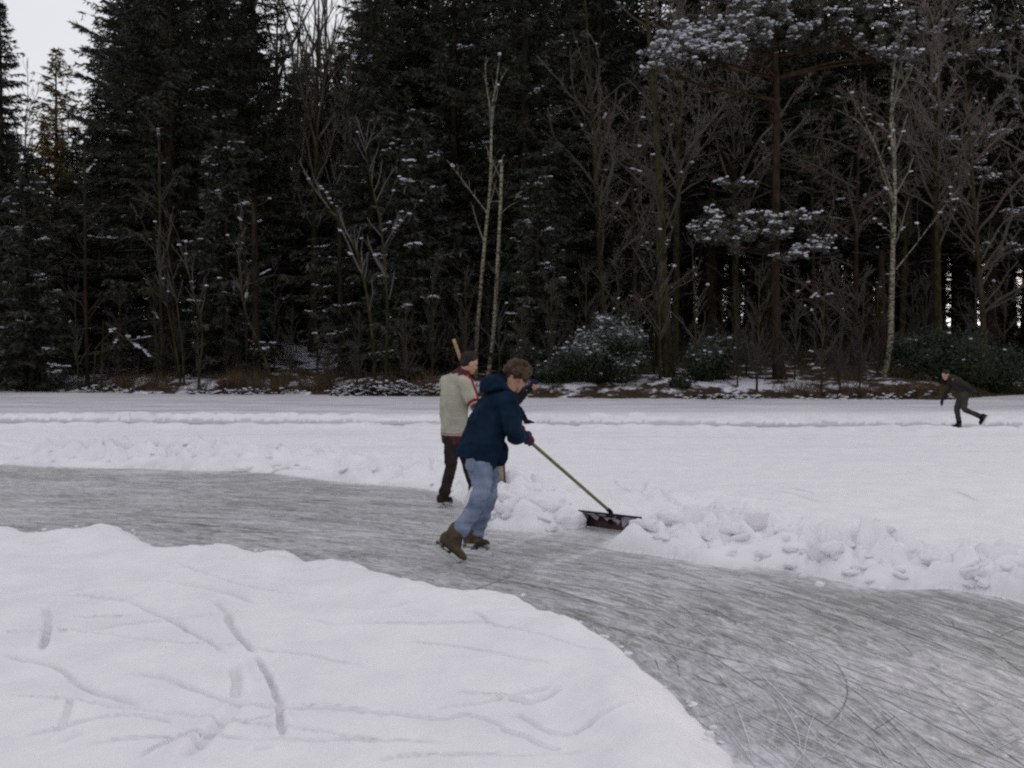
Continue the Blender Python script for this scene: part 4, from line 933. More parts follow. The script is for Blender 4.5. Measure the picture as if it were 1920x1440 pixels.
def brushwood(u, width, ht, n, seed, label, oy=.0):
    rng = np.random.default_rng(seed); x0 = P(u, 740, 43.2)[0]; y0 = shore_y(x0) + oy; z0 = max(-.05, terz(x0, y0) - .15); root = empty('brushwood_pile', (x0, y0, z0), label=label, cat='brushwood')
    L_, C, R = [], [], []
    for i in range(n):
        c = np.array((rng.uniform(-.5, .5) * width, rng.uniform(-.5, .6), 0)); c[2] = rng.uniform(.03, 1) * ht * (1 - (2 * c[0] / width) ** 2 * .6) * (1 - abs(c[1]))
        a = rng.uniform(0, 6.28); ln = rng.uniform(.3, 1.3); d = np.array((math.cos(a), math.sin(a) * .5, rng.uniform(-.35, .55))); d = d / np.linalg.norm(d) * ln
        p = np.array((c - d / 2, c + rng.normal(0, .05, 3), c + d / 2)); p[:, 2] = np.maximum(p[:, 2], .02); r = rng.uniform(.010, .035); L_.append((p, np.array((r, r * .8, r * .45))))
        if rng.random() < .62 and abs(d[2]) < .5 * ln:
            k = rng.integers(3, 9); t = rng.uniform(0, 1, k); q = p[0] + (p[2] - p[0]) * t[:, None]; q[:, 2] += r + .012; C.append(q); s = rng.uniform(.025, .055, k); R.append(np.stack((s * 1.7, s, s * .6), 1))
    V, F = tubes(L_, 5); obj('sticks', mesh('sticks', V, F, M_BARK), root)
    V, F = blobs(np.concatenate(C), np.concatenate(R), rng); obj('snow_cover', mesh('snow_lumps', V, F, M_TSNOW), root)
brushwood(735, 4.4, .75, 260, 141, 'snowy heap of cut brushwood on the shore left of the sweater man', .1)
brushwood(490, 6.0, .35, 130, 142, 'low strip of snowy sticks in front of the snowy mound', .1)
brushwood(1560, 6.5, .32, 120, 143, 'low strip of snowy sticks left of the white birch foot', .1)
brushwood(1300, 3.0, .28, 70, 144, 'few snowy sticks between the two dark bushes', .1)
brushwood(165, 2.4, .5, 70, 145, 'small snowy stick heap under the lone thin trunk', .1)
def log(u0, v0, u1, v1, Y, r, seed, label, snow=.6):
    rng = np.random.default_rng(seed); a, b = P(u0, v0, Y), P(u1, v1, Y + .3); c = (a + b) / 2; pts = resample(np.array((a, c + rng.normal(0, .06, 3), b)), 12); root = empty('fallen_log', c, label=label, cat='log')
    V, F = tubes([(pts - c, np.linspace(r, r * .6, 12))], 8); obj('wood', mesh('wood', V, F, M_BARK), root)
    k = int(60 * snow); t = rng.uniform(0, 11, k); i = t.astype(int); q = pts[i] + (pts[np.minimum(i + 1, 11)] - pts[i]) * (t - i)[:, None] - c; q[:, 2] += r * .8; s = rng.uniform(.04, .08, k)
    V, F = blobs(q, np.stack((s * 2, s * 1.2, s * .5), 1), rng); obj('snow_cover', mesh('snow_lumps', V, F, M_TSNOW), root)
log(1470, 738, 1640, 736, 40.6, .09, 151, 'dark log lying at the ice edge left of the white birch')
log(1640, 736, 1790, 734, 41.2, .09, 152, 'dark log lying at the ice edge right of the white birch')
log(1180, 741, 1245, 743, 39.9, .07, 153, 'short dark log at the ice edge under the tiny shrub', .2)

# ------------------------------------------------------------------ people: rounded sections joined into one skin by voxel remesh
def V3(a): return np.array(a, float)
def unit(a): a = V3(a); return a / (np.linalg.norm(a) + 1e-9)
def loft(pts, side, k=18, flat=False):
    """pts: [(point, half width along side, half depth)], closed with rounded ends"""
    c = [V3(p[0]) for p in pts]; ra = [p[1] for p in pts]; rb = [p[2] for p in pts]
    P0 = np.array(c); n0 = max(8, 4 * len(c)); s = np.concatenate(([0], np.cumsum(np.linalg.norm(np.diff(P0, axis=0), axis=1)))); q = np.linspace(0, s[-1], n0)
    def it(a):
        a = np.asarray(a, float); y = np.interp(q, s, a); z = y.copy(); z[1:-1] = (y[:-2] + 2 * y[1:-1] + y[2:]) / 4; return z
    Pp = np.stack([it(P0[:, i]) for i in range(3)], 1); A, B = it(ra), it(rb)
    t = np.gradient(Pp, axis=0); t /= np.linalg.norm(t, axis=1)[:, None]
    side = np.array([unit(side)] * n0); sd_ = side - t * (side * t).sum(1)[:, None]; sd_ /= np.linalg.norm(sd_, axis=1)[:, None]; dn_ = np.cross(t, sd_)
    rings = []
    def ring(p, sv, dv, a, b): rings.append([p + sv * a * math.cos(x) + dv * b * math.sin(x) for x in np.arange(k) * 2 * math.pi / k])
    if not flat:
        for f in (.92, .7, .38): ring(Pp[0] - t[0] * min(A[0], B[0]) * f, sd_[0], dn_[0], A[0] * math.sqrt(1 - f * f), B[0] * math.sqrt(1 - f * f))
    for i in range(n0): ring(Pp[i], sd_[i], dn_[i], A[i], B[i])
    if not flat:
        for f in (.38, .7, .92): ring(Pp[-1] + t[-1] * min(A[-1], B[-1]) * f, sd_[-1], dn_[-1], A[-1] * math.sqrt(1 - f * f), B[-1] * math.sqrt(1 - f * f))
    R_ = np.array(rings); n = len(R_); V = R_.reshape(-1, 3)
    i = np.arange(n - 1)[:, None] * k; j = np.arange(k)[None]; j2 = (j + 1) % k
    Q = np.stack((i + j, i + j2, i + k + j2, i + k + j), -1).reshape(-1, 4)
    T = np.concatenate((Q[:, [0, 1, 2]], Q[:, [0, 2, 3]]))
    a, b = len(V), len(V) + 1; V = np.concatenate((V, [R_[0].mean(0), R_[-1].mean(0)]))
    T = np.concatenate((T, [[a, (x + 1) % k, x] for x in range(k)], [[b, (n - 1) * k + x, (n - 1) * k + (x + 1) % k] for x in range(k)]))
    return V, T[:, ::-1]
def ell(c, r, axes=None):
    V = ICO_V * np.array(r)
    if axes is not None: V = V @ np.array([unit(a) for a in axes])
    return V + V3(c), ICO_F
def tube1(pts, side=(0, 0, 1)): return loft([(p, r, r) for p, r in pts], side)
def join(prims):
    Vs, Fs, b = [], [], 0
    for V, F in prims: Vs.append(V); Fs.append(F + b); b += len(V)
    return np.concatenate(Vs), np.concatenate(Fs)
def skin(name, prims, m, parent, org, vox=.01, sm=5, folds=0, fs=9, seed=0, fold_fn=None, mats=None, pick=None):
    V, F = join(prims); me = mesh(name + '_src', V - org, F); tmp = bpy.data.objects.new('tmp', me); COL.objects.link(tmp)
    rm = tmp.modifiers.new('r', 'REMESH'); rm.mode = 'VOXEL'; rm.voxel_size = vox; rm.use_smooth_shade = True
    if sm: s_ = tmp.modifiers.new('s', 'SMOOTH'); s_.factor = .5; s_.iterations = sm
    dg = bpy.context.evaluated_depsgraph_get(); dg.update(); ev = tmp.evaluated_get(dg); out = bpy.data.meshes.new_from_object(ev); out.name = name
    bpy.data.objects.remove(tmp); bpy.data.meshes.remove(me)
    if folds:
        n = len(out.vertices); co = np.empty(n * 3, np.float32); no = np.empty(n * 3, np.float32); out.vertices.foreach_get('co', co); out.vertices.foreach_get('normal', no)
        co = co.reshape(-1, 3); no = no.reshape(-1, 3); p = co * np.array((1, 1, 1.7)) + .02 * n3(co, 14, 3)[:, None]
        a = 1 - np.abs(n3(p, fs, seed)) * 5; b_ = n3(p, fs * 2.4, seed + 4)
        co = co + no * (folds * (np.clip(a, -1, 1) * .6 + b_ * .9))[:, None]
        out.vertices.foreach_set('co', co.astype(np.float32).ravel())
    out.materials.clear()
    for x in (mats or [m]): out.materials.append(x)
    if pick:
        n = len(out.polygons); c = np.empty(n * 3, np.float32); out.polygons.foreach_get('center', c); out.polygons.foreach_set('material_index', pick(c.reshape(-1, 3) + org).astype(np.int32))
    out.polygons.foreach_set('use_smooth', np.ones(len(out.polygons), bool)); out.update()
    return obj(name, out, parent)
def head(c, f, up, neck_to, r=1.0):
    f = unit(f); s = unit(np.cross(f, up)); u = np.cross(s, f); ax = (s, f, u)
    A = lambda x, y, z: V3(c) + (s * x + f * y + u * z) * r
    pr = [ell(A(0, -.008, .028), (.074 * r, .094 * r, .086 * r), ax), ell(A(0, .030, -.035), (.056 * r, .060 * r, .072 * r), ax), ell(A(0, .066, -.088), (.026 * r, .024 * r, .020 * r), ax),
          ell(A(0, .072, .022), (.046 * r, .022 * r, .016 * r), ax), tube1([(A(0, .088, .008), .008 * r), (A(0, .104, -.022), .012 * r)]), ell(A(0, .103, -.028), (.016 * r, .011 * r, .010 * r), ax),
          ell(A(0, .082, -.056), (.024 * r, .013 * r, .008 * r), ax), ell(A(0, .080, -.068), (.020 * r, .013 * r, .007 * r), ax),
          ell(A(.040, .055, -.025), (.018 * r, .022 * r, .022 * r), ax), ell(A(-.040, .055, -.025), (.018 * r, .022 * r, .022 * r), ax),
          ell(A(.076, .0, -.008), (.010 * r, .020 * r, .031 * r), ax), ell(A(-.076, .0, -.008), (.010 * r, .020 * r, .031 * r), ax),
          loft([(A(0, -.020, -.05), .050 * r, .054 * r), (neck_to, .060, .062)], s)]
    eyes = [(A(.031 * q, .072, .003)) for q in (1, -1)]
    return pr, eyes, A, ax
def grip(c, axis, palm, wrist, sc=1.0, ra=.016, curl=1):
    """closed hand round a bar: four fingers of different lengths, thumb the other way"""
    e1 = unit(axis); e2 = unit(V3(palm) - e1 * (V3(palm) @ e1)); e3 = np.cross(e1, e2) * curl; R_ = ra + .012 * sc; pr = []
    pc = V3(c) + e2 * (R_ + .006)
    pr.append(loft([(pc - e1 * .036 * sc + e3 * -.005, .016, .020), (pc + e1 * .036 * sc - e3 * .005, .016, .020)], e2))
    pr.append(ell(pc - e3 * .016 * sc, (.018 * sc, .042 * sc, .026 * sc), (e2, e1, e3)))
    for i, (off, ln) in enumerate(((-.036, 175), (-.012, 205), (.012, 200), (.034, 165))):
        pts = []
        for th in np.linspace(-5, ln, 6): a = math.radians(th); pts.append((V3(c) + e1 * off * sc + R_ * (math.cos(a) * e2 + math.sin(a) * e3), (.0115 - .0025 * th / 200) * sc))
        pr.append(tube1(pts, e1))
    pts = []
    for th, of in zip(np.linspace(-20, -130, 4), (.030, .040, .036, .028)): a = math.radians(th); pts.append((V3(c) + e1 * of * sc + (R_ + .003) * (math.cos(a) * e2 + math.sin(a) * e3), .0125 * sc))
    pr.append(tube1(pts, e1))
    pr.append(tube1([(pc - e3 * .012, .028 * sc), (V3(wrist), .029 * sc)], e1))
    return pr
def open_hand(wrist, d, side, sc=1.0, curl=.35):
    """relaxed hand: palm plus unequal, slightly bent fingers and a thumb off the side"""
    d = unit(d); s = unit(V3(side) - d * (V3(side) @ d)); n = np.cross(d, s); w_ = V3(wrist); pr = [loft([(w_, .026 * sc, .018 * sc), (w_ + d * .045 * sc, .040 * sc, .016 * sc), (w_ + d * .085 * sc, .040 * sc, .013 * sc)], s)]
    for i, (o_, l) in enumerate(((-.030, .060), (-.010, .074), (.010, .080), (.030, .070))):
        b = w_ + d * .085 * sc + s * o_ * sc; dd = d.copy(); pts = [(b, .0095 * sc)]
        for j in range(3): dd = unit(dd + n * curl * (.6 + .25 * i / 3)); pts.append((pts[-1][0] + dd * l / 3 * sc * (1.2 - .2 * j), (.0095 - .001 * j) * sc))
        pr.append(tube1(pts, s))
    b = w_ + d * .025 * sc + s * .030 * sc; pr.append(tube1([(b, .013 * sc), (b + unit(d + s * .9) * .035 * sc, .0115 * sc), (b + unit(d + s * .5 + n * .3) * .062 * sc, .010 * sc)], n))
    return pr
def boot(parent, org, m, m_sole, m_blade, ankle, top, heel, toe, vox=.008, sc=1.0, blade=True, label=None, reach=(-.04, 1.10)):
    ankle, top, heel, toe = map(V3, (ankle, top, heel, toe)); t = unit(toe - heel); up = unit((ankle - (heel + toe) / 2) - t * ((ankle - (heel + toe) / 2) @ t)); s = np.cross(t, up); L_ = np.linalg.norm(toe - heel)
    at = lambda x, z: heel + t * x * L_ + up * z * sc
    pr = [loft([(top, .050 * sc, .052 * sc), (ankle, .045 * sc, .049 * sc), (at(.16, .06), .042 * sc, .050 * sc)], s),
          loft([(at(.13, .045), .036 * sc, .034 * sc), (at(.35, .052), .038 * sc, .040 * sc), (at(.62, .042), .046 * sc, .032 * sc), (at(.86, .036), .040 * sc, .026 * sc)], s),
          loft([(ankle + t * .02, .042 * sc, .045 * sc), (at(.55, .062), .036 * sc, .028 * sc)], s),
          loft([(top, .064 * sc, .064 * sc), (top - up * .018 * sc, .062 * sc, .062 * sc)], s)]
    o = skin('boot', pr, m, parent, org, vox, 3, .0015, 20, 5)
    if label: o['label'] = label
    # sole: outline plate
    prof = [(-.01, .026), (.04, .034), (.15, .038), (.32, .033), (.50, .040), (.68, .047), (.85, .044), (.96, .030), (1.01, .012)]
    ring = [(x, y) for x, y in prof] + [(x, -y) for x, y in prof[::-1]]
    V, F = [], []; n = len(ring); lv = (.016, .006, -.004)
    for z in lv:
        for x, y in ring: V.append(at(x, z + .006 * (1 if x > .9 else 0)) + s * y * sc)
    for l in range(len(lv) - 1):
        for i in range(n): j = (i + 1) % n; F += [[l * n + i, l * n + j, (l + 1) * n + j], [l * n + i, (l + 1) * n + j, (l + 1) * n + i]]
    c0 = len(V); V.append(at(.5, lv[0])); V.append(at(.5, lv[-1]))
    for i in range(n): j = (i + 1) % n; F += [[c0, i, j], [c0 + 1, (len(lv) - 1) * n + j, (len(lv) - 1) * n + i]]
    obj('sole', mesh('sole', np.array(V) - org, np.array(F), m_sole, smooth=False), o)
    if blade:
        hb = .040 * sc; pr = []
        def plate(x0, x1, z0, z1, w_):
            v = [at(x, z) + s * q for x in (x0, x1) for z in (z0, z1) for q in (-w_, w_)]
            return np.array(v), np.array([[0, 1, 3], [0, 3, 2], [4, 6, 7], [4, 7, 5], [0, 4, 5], [0, 5, 1], [2, 3, 7], [2, 7, 6], [0, 2, 6], [0, 6, 4], [1, 5, 7], [1, 7, 3]])
        pr = [plate(reach[0], reach[1], -.004 - hb, -.004 - hb * .45, .002), plate(.06, .30, -.004 - hb * .5, -.004, .014), plate(.58, .86, -.004 - hb * .5, -.004, .016), plate(.05, .90, -.004 - hb * .62, -.004 - hb * .4, .007)]
        V, F = join(pr); obj('skate_blade', mesh('skate_blade', V - org, F, m_blade, smooth=False), o)
    return o
def eyes_obj(pts, parent, org, r=.011):
    V, F = join([ell(p, (r, r, r)) for p in pts[:1]]); 
    for p in pts: V, F = ell(p, (r, r, r)); obj('eye', mesh('eye', V - org, F, M_EYE), parent)

M_SKIN = noise_mat('skin', (.36, .19, .13), (.47, .27, .19), scale=9, rough=.6, spec=.3)
M_EYE, _, _b = mat('eye', .2, .5); _b.inputs['Base Color'].default_value = (.03, .02, .015, 1)
M_NAVY = noise_mat('navy_fleece', (.005, .011, .024), (.010, .022, .042), scale=7, rough=.95, spec=.05, bump=.3, bscale=120)
M_JEAN = noise_mat('worn_jeans', (.070, .095, .165), (.245, .285, .385), scale=5.5, rough=.9, spec=.1, lo=.32, hi=.72, bump=.25, bscale=160)
M_HAIR = noise_mat('curly_hair', (.022, .012, .008), (.088, .050, .030), scale=22, rough=.7, spec=.25, bump=.5, bscale=70)
M_HAIR2 = noise_mat('dark_hair', (.008, .005, .004), (.022, .013, .009), scale=20, rough=.65, spec=.25, bump=.5, bscale=90)
M_BOOT = noise_mat('brown_leather', (.032, .021, .014), (.088, .060, .038), scale=14, rough=.75, spec=.25)
M_SOLE = noise_mat('boot_sole', (.02, .02, .02), (.42, .41, .41), scale=22, rough=.8, lo=.43, hi=.52)
M_BLADE, _, _b = mat('steel_blade', .35, .5); _b.inputs['Base Color'].default_value = (.62, .62, .63, 1); _b.inputs['Metallic'].default_value = .3
M_GLOVE = noise_mat('purple_glove', (.035, .012, .030), (.085, .030, .065), scale=16, rough=.9, spec=.1)
M_BLACK = noise_mat('black_cloth', (.006, .006, .007), (.014, .013, .014), scale=10, rough=.9, spec=.1)
M_CREAM = noise_mat('cream_wool', (.33, .31, .25), (.43, .405, .34), scale=8, rough=.97, spec=.03, bump=.5, bscale=110)
M_RED = noise_mat('red_wool', (.16, .012, .018), (.24, .022, .028), scale=20, rough=.97, spec=.03)
M_KNIT = noise_mat('dark_knit', (.045, .018, .022), (.10, .04, .045), scale=40, rough=.97, spec=.03)
M_BTROU = noise_mat('brown_trousers', (.016, .012, .011), (.032, .024, .021), scale=9, rough=.95, spec=.05)
M_GREY = noise_mat('grey_shirt', (.12, .12, .11), (.19, .19, .17), scale=9, rough=.95, spec=.05)
M_OLIVE = noise_mat('charcoal_jacket', (.022, .019, .018), (.038, .034, .032), scale=6, rough=.95, spec=.05)
M_GTROU = noise_mat('grey_trousers', (.038, .033, .031), (.060, .054, .050), scale=6, rough=.95, spec=.05)
M_BLUEHAT = noise_mat('purple_blue_knit', (.011, .010, .036), (.026, .022, .075), scale=20, rough=.95, spec=.05)
M_POLE = noise_mat('green_brown_pole', (.11, .095, .030), (.20, .17, .065), scale=9, rough=.55, spec=.35, stretch=(1, 1, 6))
M_WOOD = noise_mat('pale_wood', (.26, .16, .075), (.40, .26, .13), scale=9, rough=.6, spec=.3, stretch=(1, 1, 6))

def ground_fix(org): return np.array((org[0], org[1], 0.0))

# --- A: the man pushing the snow shovel
HANDLE_TOP, HANDLE_END = P(972, 809, 7.98), P(1143, 958, 9.33)
def shoveller():
    org = ground_fix(P(880, 1030, 8.0)); root = empty('person', org, label='man in a navy hooded fleece and pale jeans leaning into a wide snow shovel', cat='person')
    Fw = unit((.88, .47, 0)); R_ = unit((.47, -.88, 0)); Z = V3((0, 0, 1))
    hipN, hipF = P(897, 845, 7.90), P(912, 842, 8.14); kneeN, kneeF = P(904, 922, 7.82), P(916, 928, 8.16); ankN, ankF = P(853, 1000, 7.74), P(888, 1005, 8.18)
    pel = P(903, 838, 8.02); chest = P(930, 765, 8.06); neck = P(950, 733, 8.10)
    shN, shF = P(953, 752, 7.87), P(952, 745, 8.27); elN = P(965, 816, 7.86); haN = HANDLE_TOP + (HANDLE_END - HANDLE_TOP) * .085; elF = P(968, 800, 8.28); haF = HANDLE_TOP + (HANDLE_END - HANDLE_TOP) * .02
    hc = P(969, 709, 8.12); hf = unit((.66, .62, -.50)); hup = unit((.42, .10, .9))
    hp, eyes, A, ax = head(hc, hf, hup, neck)
    ax_h = unit(HANDLE_END - HANDLE_TOP); wN = haN + unit(elN - haN) * .075; wF = haF + unit(elF - haF) * .07
    body = hp + [loft([(pel, .11, .09), (chest, .15, .10), (neck - (neck - chest) * .3, .13, .08), (neck, .06, .06)], R_)]
    for h_, k_, a_ in ((hipN, kneeN, ankN), (hipF, kneeF, ankF)): body.append(tube1([(h_, .055), (k_ + (h_ - k_) * .05, .036), (a_, .026)], Fw))
    for s_, e_, w_ in ((shN, elN, wN), (shF, elF, wF)): body += [tube1([(s_, .05), (e_, .038), (w_, .028)], Fw), tube1([(chest, .06), (s_, .05)], Fw)]
    skin('body', body, M_SKIN, root, org, .0075, 3)
    eyes_obj(eyes, root, org)
    # curly hair
    rng = np.random.default_rng(3); hr = [ell(A(0, -.022, .045), (.086, .100, .088), ax)]
    for i in range(150):
        d = rng.normal(size=3); d /= np.linalg.norm(d); 
        if d[1] > .35 and d[2] < .42: continue
        if d[2] < -.45: continue
        p = A(d[0] * .100, -.018 + d[1] * .110, .044 + d[2] * .100); r = rng.uniform(.014, .030); hr.append(ell(p, (r, r, r * .9)))
    skin('hair', hr, M_HAIR, root, org, .007, 1, .006, 34, 7)
    # fleece
    j = [loft([(P(888, 866, 8.00), .205, .178), (P(897, 846, 8.01), .212, .176), (P(908, 818, 8.03), .215, .165), (P(916, 795, 8.04), .205, .158), (P(925, 772, 8.06), .215, .150), (P(934, 752, 8.08), .20, .125), (P(944, 739, 8.1), .11, .085), (P(951, 732, 8.11), .072, .072)], R_, flat=True),
         tube1([(chest + (shN - chest) * .4, .10), (shN, .088), ((shN + elN) / 2, .078), (elN, .068), ((elN + wN) / 2, .060), (wN + unit(elN - haN) * .035, .050)], Fw),
         tube1([(chest + (shF - chest) * .4, .10), (shF, .085), ((shF + elF) / 2, .072), (elF, .064), (wF, .045)], Fw)]
    # waistband sags in front, hem
    j.append(loft([(P(929, 862, 8.06), .17, .045), (P(936, 838, 8.08), .15, .055)], R_))
    skin('fleece', j, M_NAVY, root, org, .010, 4, .018, 6.5, 11)
    hood = [loft([(P(906, 727, 7.98), .055, .030), (P(913, 717, 8.02), .085, .042), (P(925, 710, 8.06), .085, .042), (P(940, 712, 8.1), .07, .04)], R_), loft([(P(906, 730, 8.05), .11, .030), (P(922, 724, 8.06), .125, .045), (P(944, 728, 8.08), .10, .040)], R_),
            tube1([(P(938, 714, 7.98), .03), (P(955, 735, 7.95), .032), (P(968, 744, 8.02), .028)], Fw)]
    skin('hood', hood, M_NAVY, root, org, .009, 5, .008, 9, 13)
    # jeans
    F_in = (hipF - hipN) * .25
    t = [loft([(pel + Z * .05, .155, .125), (pel - Z * .02, .165, .135), (P(902, 862, 8.02), .155, .125)], R_),
         tube1([(hipN + F_in * .5, .100), (P(899, 875, 7.90), .104), (P(904, 900, 7.85), .086), (kneeN, .073), (P(893, 950, 7.80), .066), (P(874, 978, 7.77), .064), (P(862, 994, 7.75), .070)], Fw),
         tube1([(hipF, .112), (P(914, 885, 8.15), .096), (kneeF, .078), (P(905, 965, 8.17), .072), (P(893, 1000, 8.18), .072)], Fw)]
    skin('jeans', t, M_JEAN, root, org, .0085, 3, .018, 8, 17)
    pk = ell(P(884, 872, 7.795), (.062, .014, .060), (Fw, R_, Z)); skin('pocket', [pk], M_JEAN, root, org, .006, 2)
    for c, w_, cu, lb in ((haN, wN, 1, None), (haF, wF, 1, None)):
        g = grip(c, ax_h, unit(V3((0, -.2, 1))), w_, 1.28, .018) + [tube1([(w_, .036), (w_ + unit(w_ - c) * .045, .040)], Fw)]
        skin('glove', g, M_GLOVE, root, org, .006, 1)
    bt = P(862, 990, 7.76)
    boot(root, org, M_BOOT, M_SOLE, M_BLADE, P(853, 1001, 7.74), P(858, 994, 7.755), P(818, 1017, 7.71), P(870, 1058, 7.76), .007, 1.18, True, 'brown boot with its heel lifted, showing the pale underside')
    ft = G(915, 1037, .0); boot(root, org, M_BOOT, M_SOLE, M_BLADE, P(883, 1008, 8.17), P(888, 999, 8.18), np.array((P(869, 1030, 8.14)[0], 8.14, .048)), np.array((P(918, 1030, 8.10)[0], 8.09, .046)), .007, 1.15)
shoveller()

def tubes_obj(name, pts, r, m, parent, org, k=10, closed=True):
    V, F = loft([(p, r, r) for p in pts], (0, 0, 1) if abs(unit(V3(pts[-1]) - V3(pts[0]))[2]) < .9 else (1, 0, 0), k, flat=True); return obj(name, mesh(name, V - org, F, m), parent)
def shovel_a():
    BL, BR = G(1096, 987), G(1190, 999); BL, BR = V3((*BL, .006)), V3((*BR, .006)); TL, TR = P(1081, 956, 9.40), P(1205, 970, 8.99)
    org = (BL + BR) / 2; root = empty('snow_shovel', org, label='wide snow pusher with a long green brown handle and a dark red blade', cat='shovel')
    fwd = unit(np.cross(unit(TR - TL), (0, 0, 1))) * -1
    if fwd[1] < 0: fwd = -fwd
    nu, nv = 24, 10; Vs = []
    for th in (0, 1):
        for i in range(nv + 1):
            v = i / nv
            for k in range(nu + 1):
                u = k / nu; a = BL + (BR - BL) * u; b = TL + (TR - TL) * u; p = a + (b - a) * v; p = p + fwd * (.045 * math.sin(v * 3.14) * (1) + .005 * th) - fwd * .03 * (v ** 3); Vs.append(p)
    Vs = np.array(Vs); n1 = (nu + 1) * (nv + 1); F = []
    for i in range(nv):
        for k in range(nu): a = i * (nu + 1) + k; F += [[a, a + 1, a + nu + 2, a + nu + 1], [n1 + a, n1 + a + nu + 1, n1 + a + nu + 2, n1 + a + 1]]
    for i in range(nv):
        for k in (0, nu): a = i * (nu + 1) + k; b = a + nu + 1; F.append([a, b, n1 + b, n1 + a])
    for k in range(nu):
        for i in (0, nv): a = i * (nu + 1) + k; F.append([a, a + 1, n1 + a + 1, n1 + a])
    m = noise_mat('red_blade_with_snow', (.018, .007, .007), (.042, .013, .012), scale=8, rough=.55, spec=.35)
    tt = m.node_tree; bs = tt.nodes['Principled BSDF']; src = bs.inputs['Base Color'].links[0].from_socket
    tcn = tt.nodes.new('ShaderNodeTexCoord'); nn = tt.nodes.new('ShaderNodeTexNoise'); nn.inputs['Scale'].default_value = 11; nn.inputs['Detail'].default_value = 3; tt.links.new(tcn.outputs['Object'], nn.inputs['Vector'])
    sx = tt.nodes.new('ShaderNodeSeparateXYZ'); tt.links.new(tcn.outputs['Object'], sx.inputs[0])
    mr = tt.nodes.new('ShaderNodeMapRange'); mr.inputs[1].default_value = .02; mr.inputs[2].default_value = .09; mr.inputs[3].default_value = -.25; mr.inputs[4].default_value = .07; tt.links.new(sx.outputs[2], mr.inputs[0])
    ad = tt.nodes.new('ShaderNodeMath'); ad.operation = 'ADD'; tt.links.new(nn.outputs[0], ad.inputs[0]); tt.links.new(mr.outputs[0], ad.inputs[1])
    rp_ = tt.nodes.new('ShaderNodeValToRGB'); rp_.color_ramp.elements[0].position = .50; rp_.color_ramp.elements[1].position = .54; tt.links.new(ad.outputs[0], rp_.inputs[0])
    mm = tt.nodes.new('ShaderNodeMix'); mm.data_type = 'RGBA'; tt.links.new(rp_.outputs[0], mm.inputs[0]); tt.links.new(src, mm.inputs[6]); mm.inputs[7].default_value = (.42, .39, .44, 1); tt.links.new(mm.outputs[2], bs.inputs['Base Color'])
    bl = obj('blade', mesh('blade', Vs - org, np.array(F), m), root)
    V, F = loft([(TL - fwd * .03, .009, .007), ((TL + TR) / 2 - fwd * .03, .009, .007), (TR - fwd * .03, .009, .007)], (0, 0, 1), 10); obj('rim', mesh('rim', V - org, F, M_BLACK), bl)
    tubes_obj('handle', [HANDLE_TOP, HANDLE_END, HANDLE_END + (HANDLE_END - HANDLE_TOP) * .03], .0155, M_POLE, root, org)
    e = HANDLE_END + (HANDLE_END - HANDLE_TOP) * .02; mid = (BL + BR) / 2 + (TL + TR - BL - BR) / 2 * .45 + fwd * .03
    V, F = join([loft([(e - (HANDLE_END - HANDLE_TOP) * .045, .020, .020), (e, .021, .021), (mid, .030, .010)], unit(TR - TL)), ell(mid, (.032, .010, .028), (unit(TR - TL), fwd, (0, 0, 1)))]); obj('socket', mesh('socket', V - org, F, M_BLACK), root)
shovel_a()

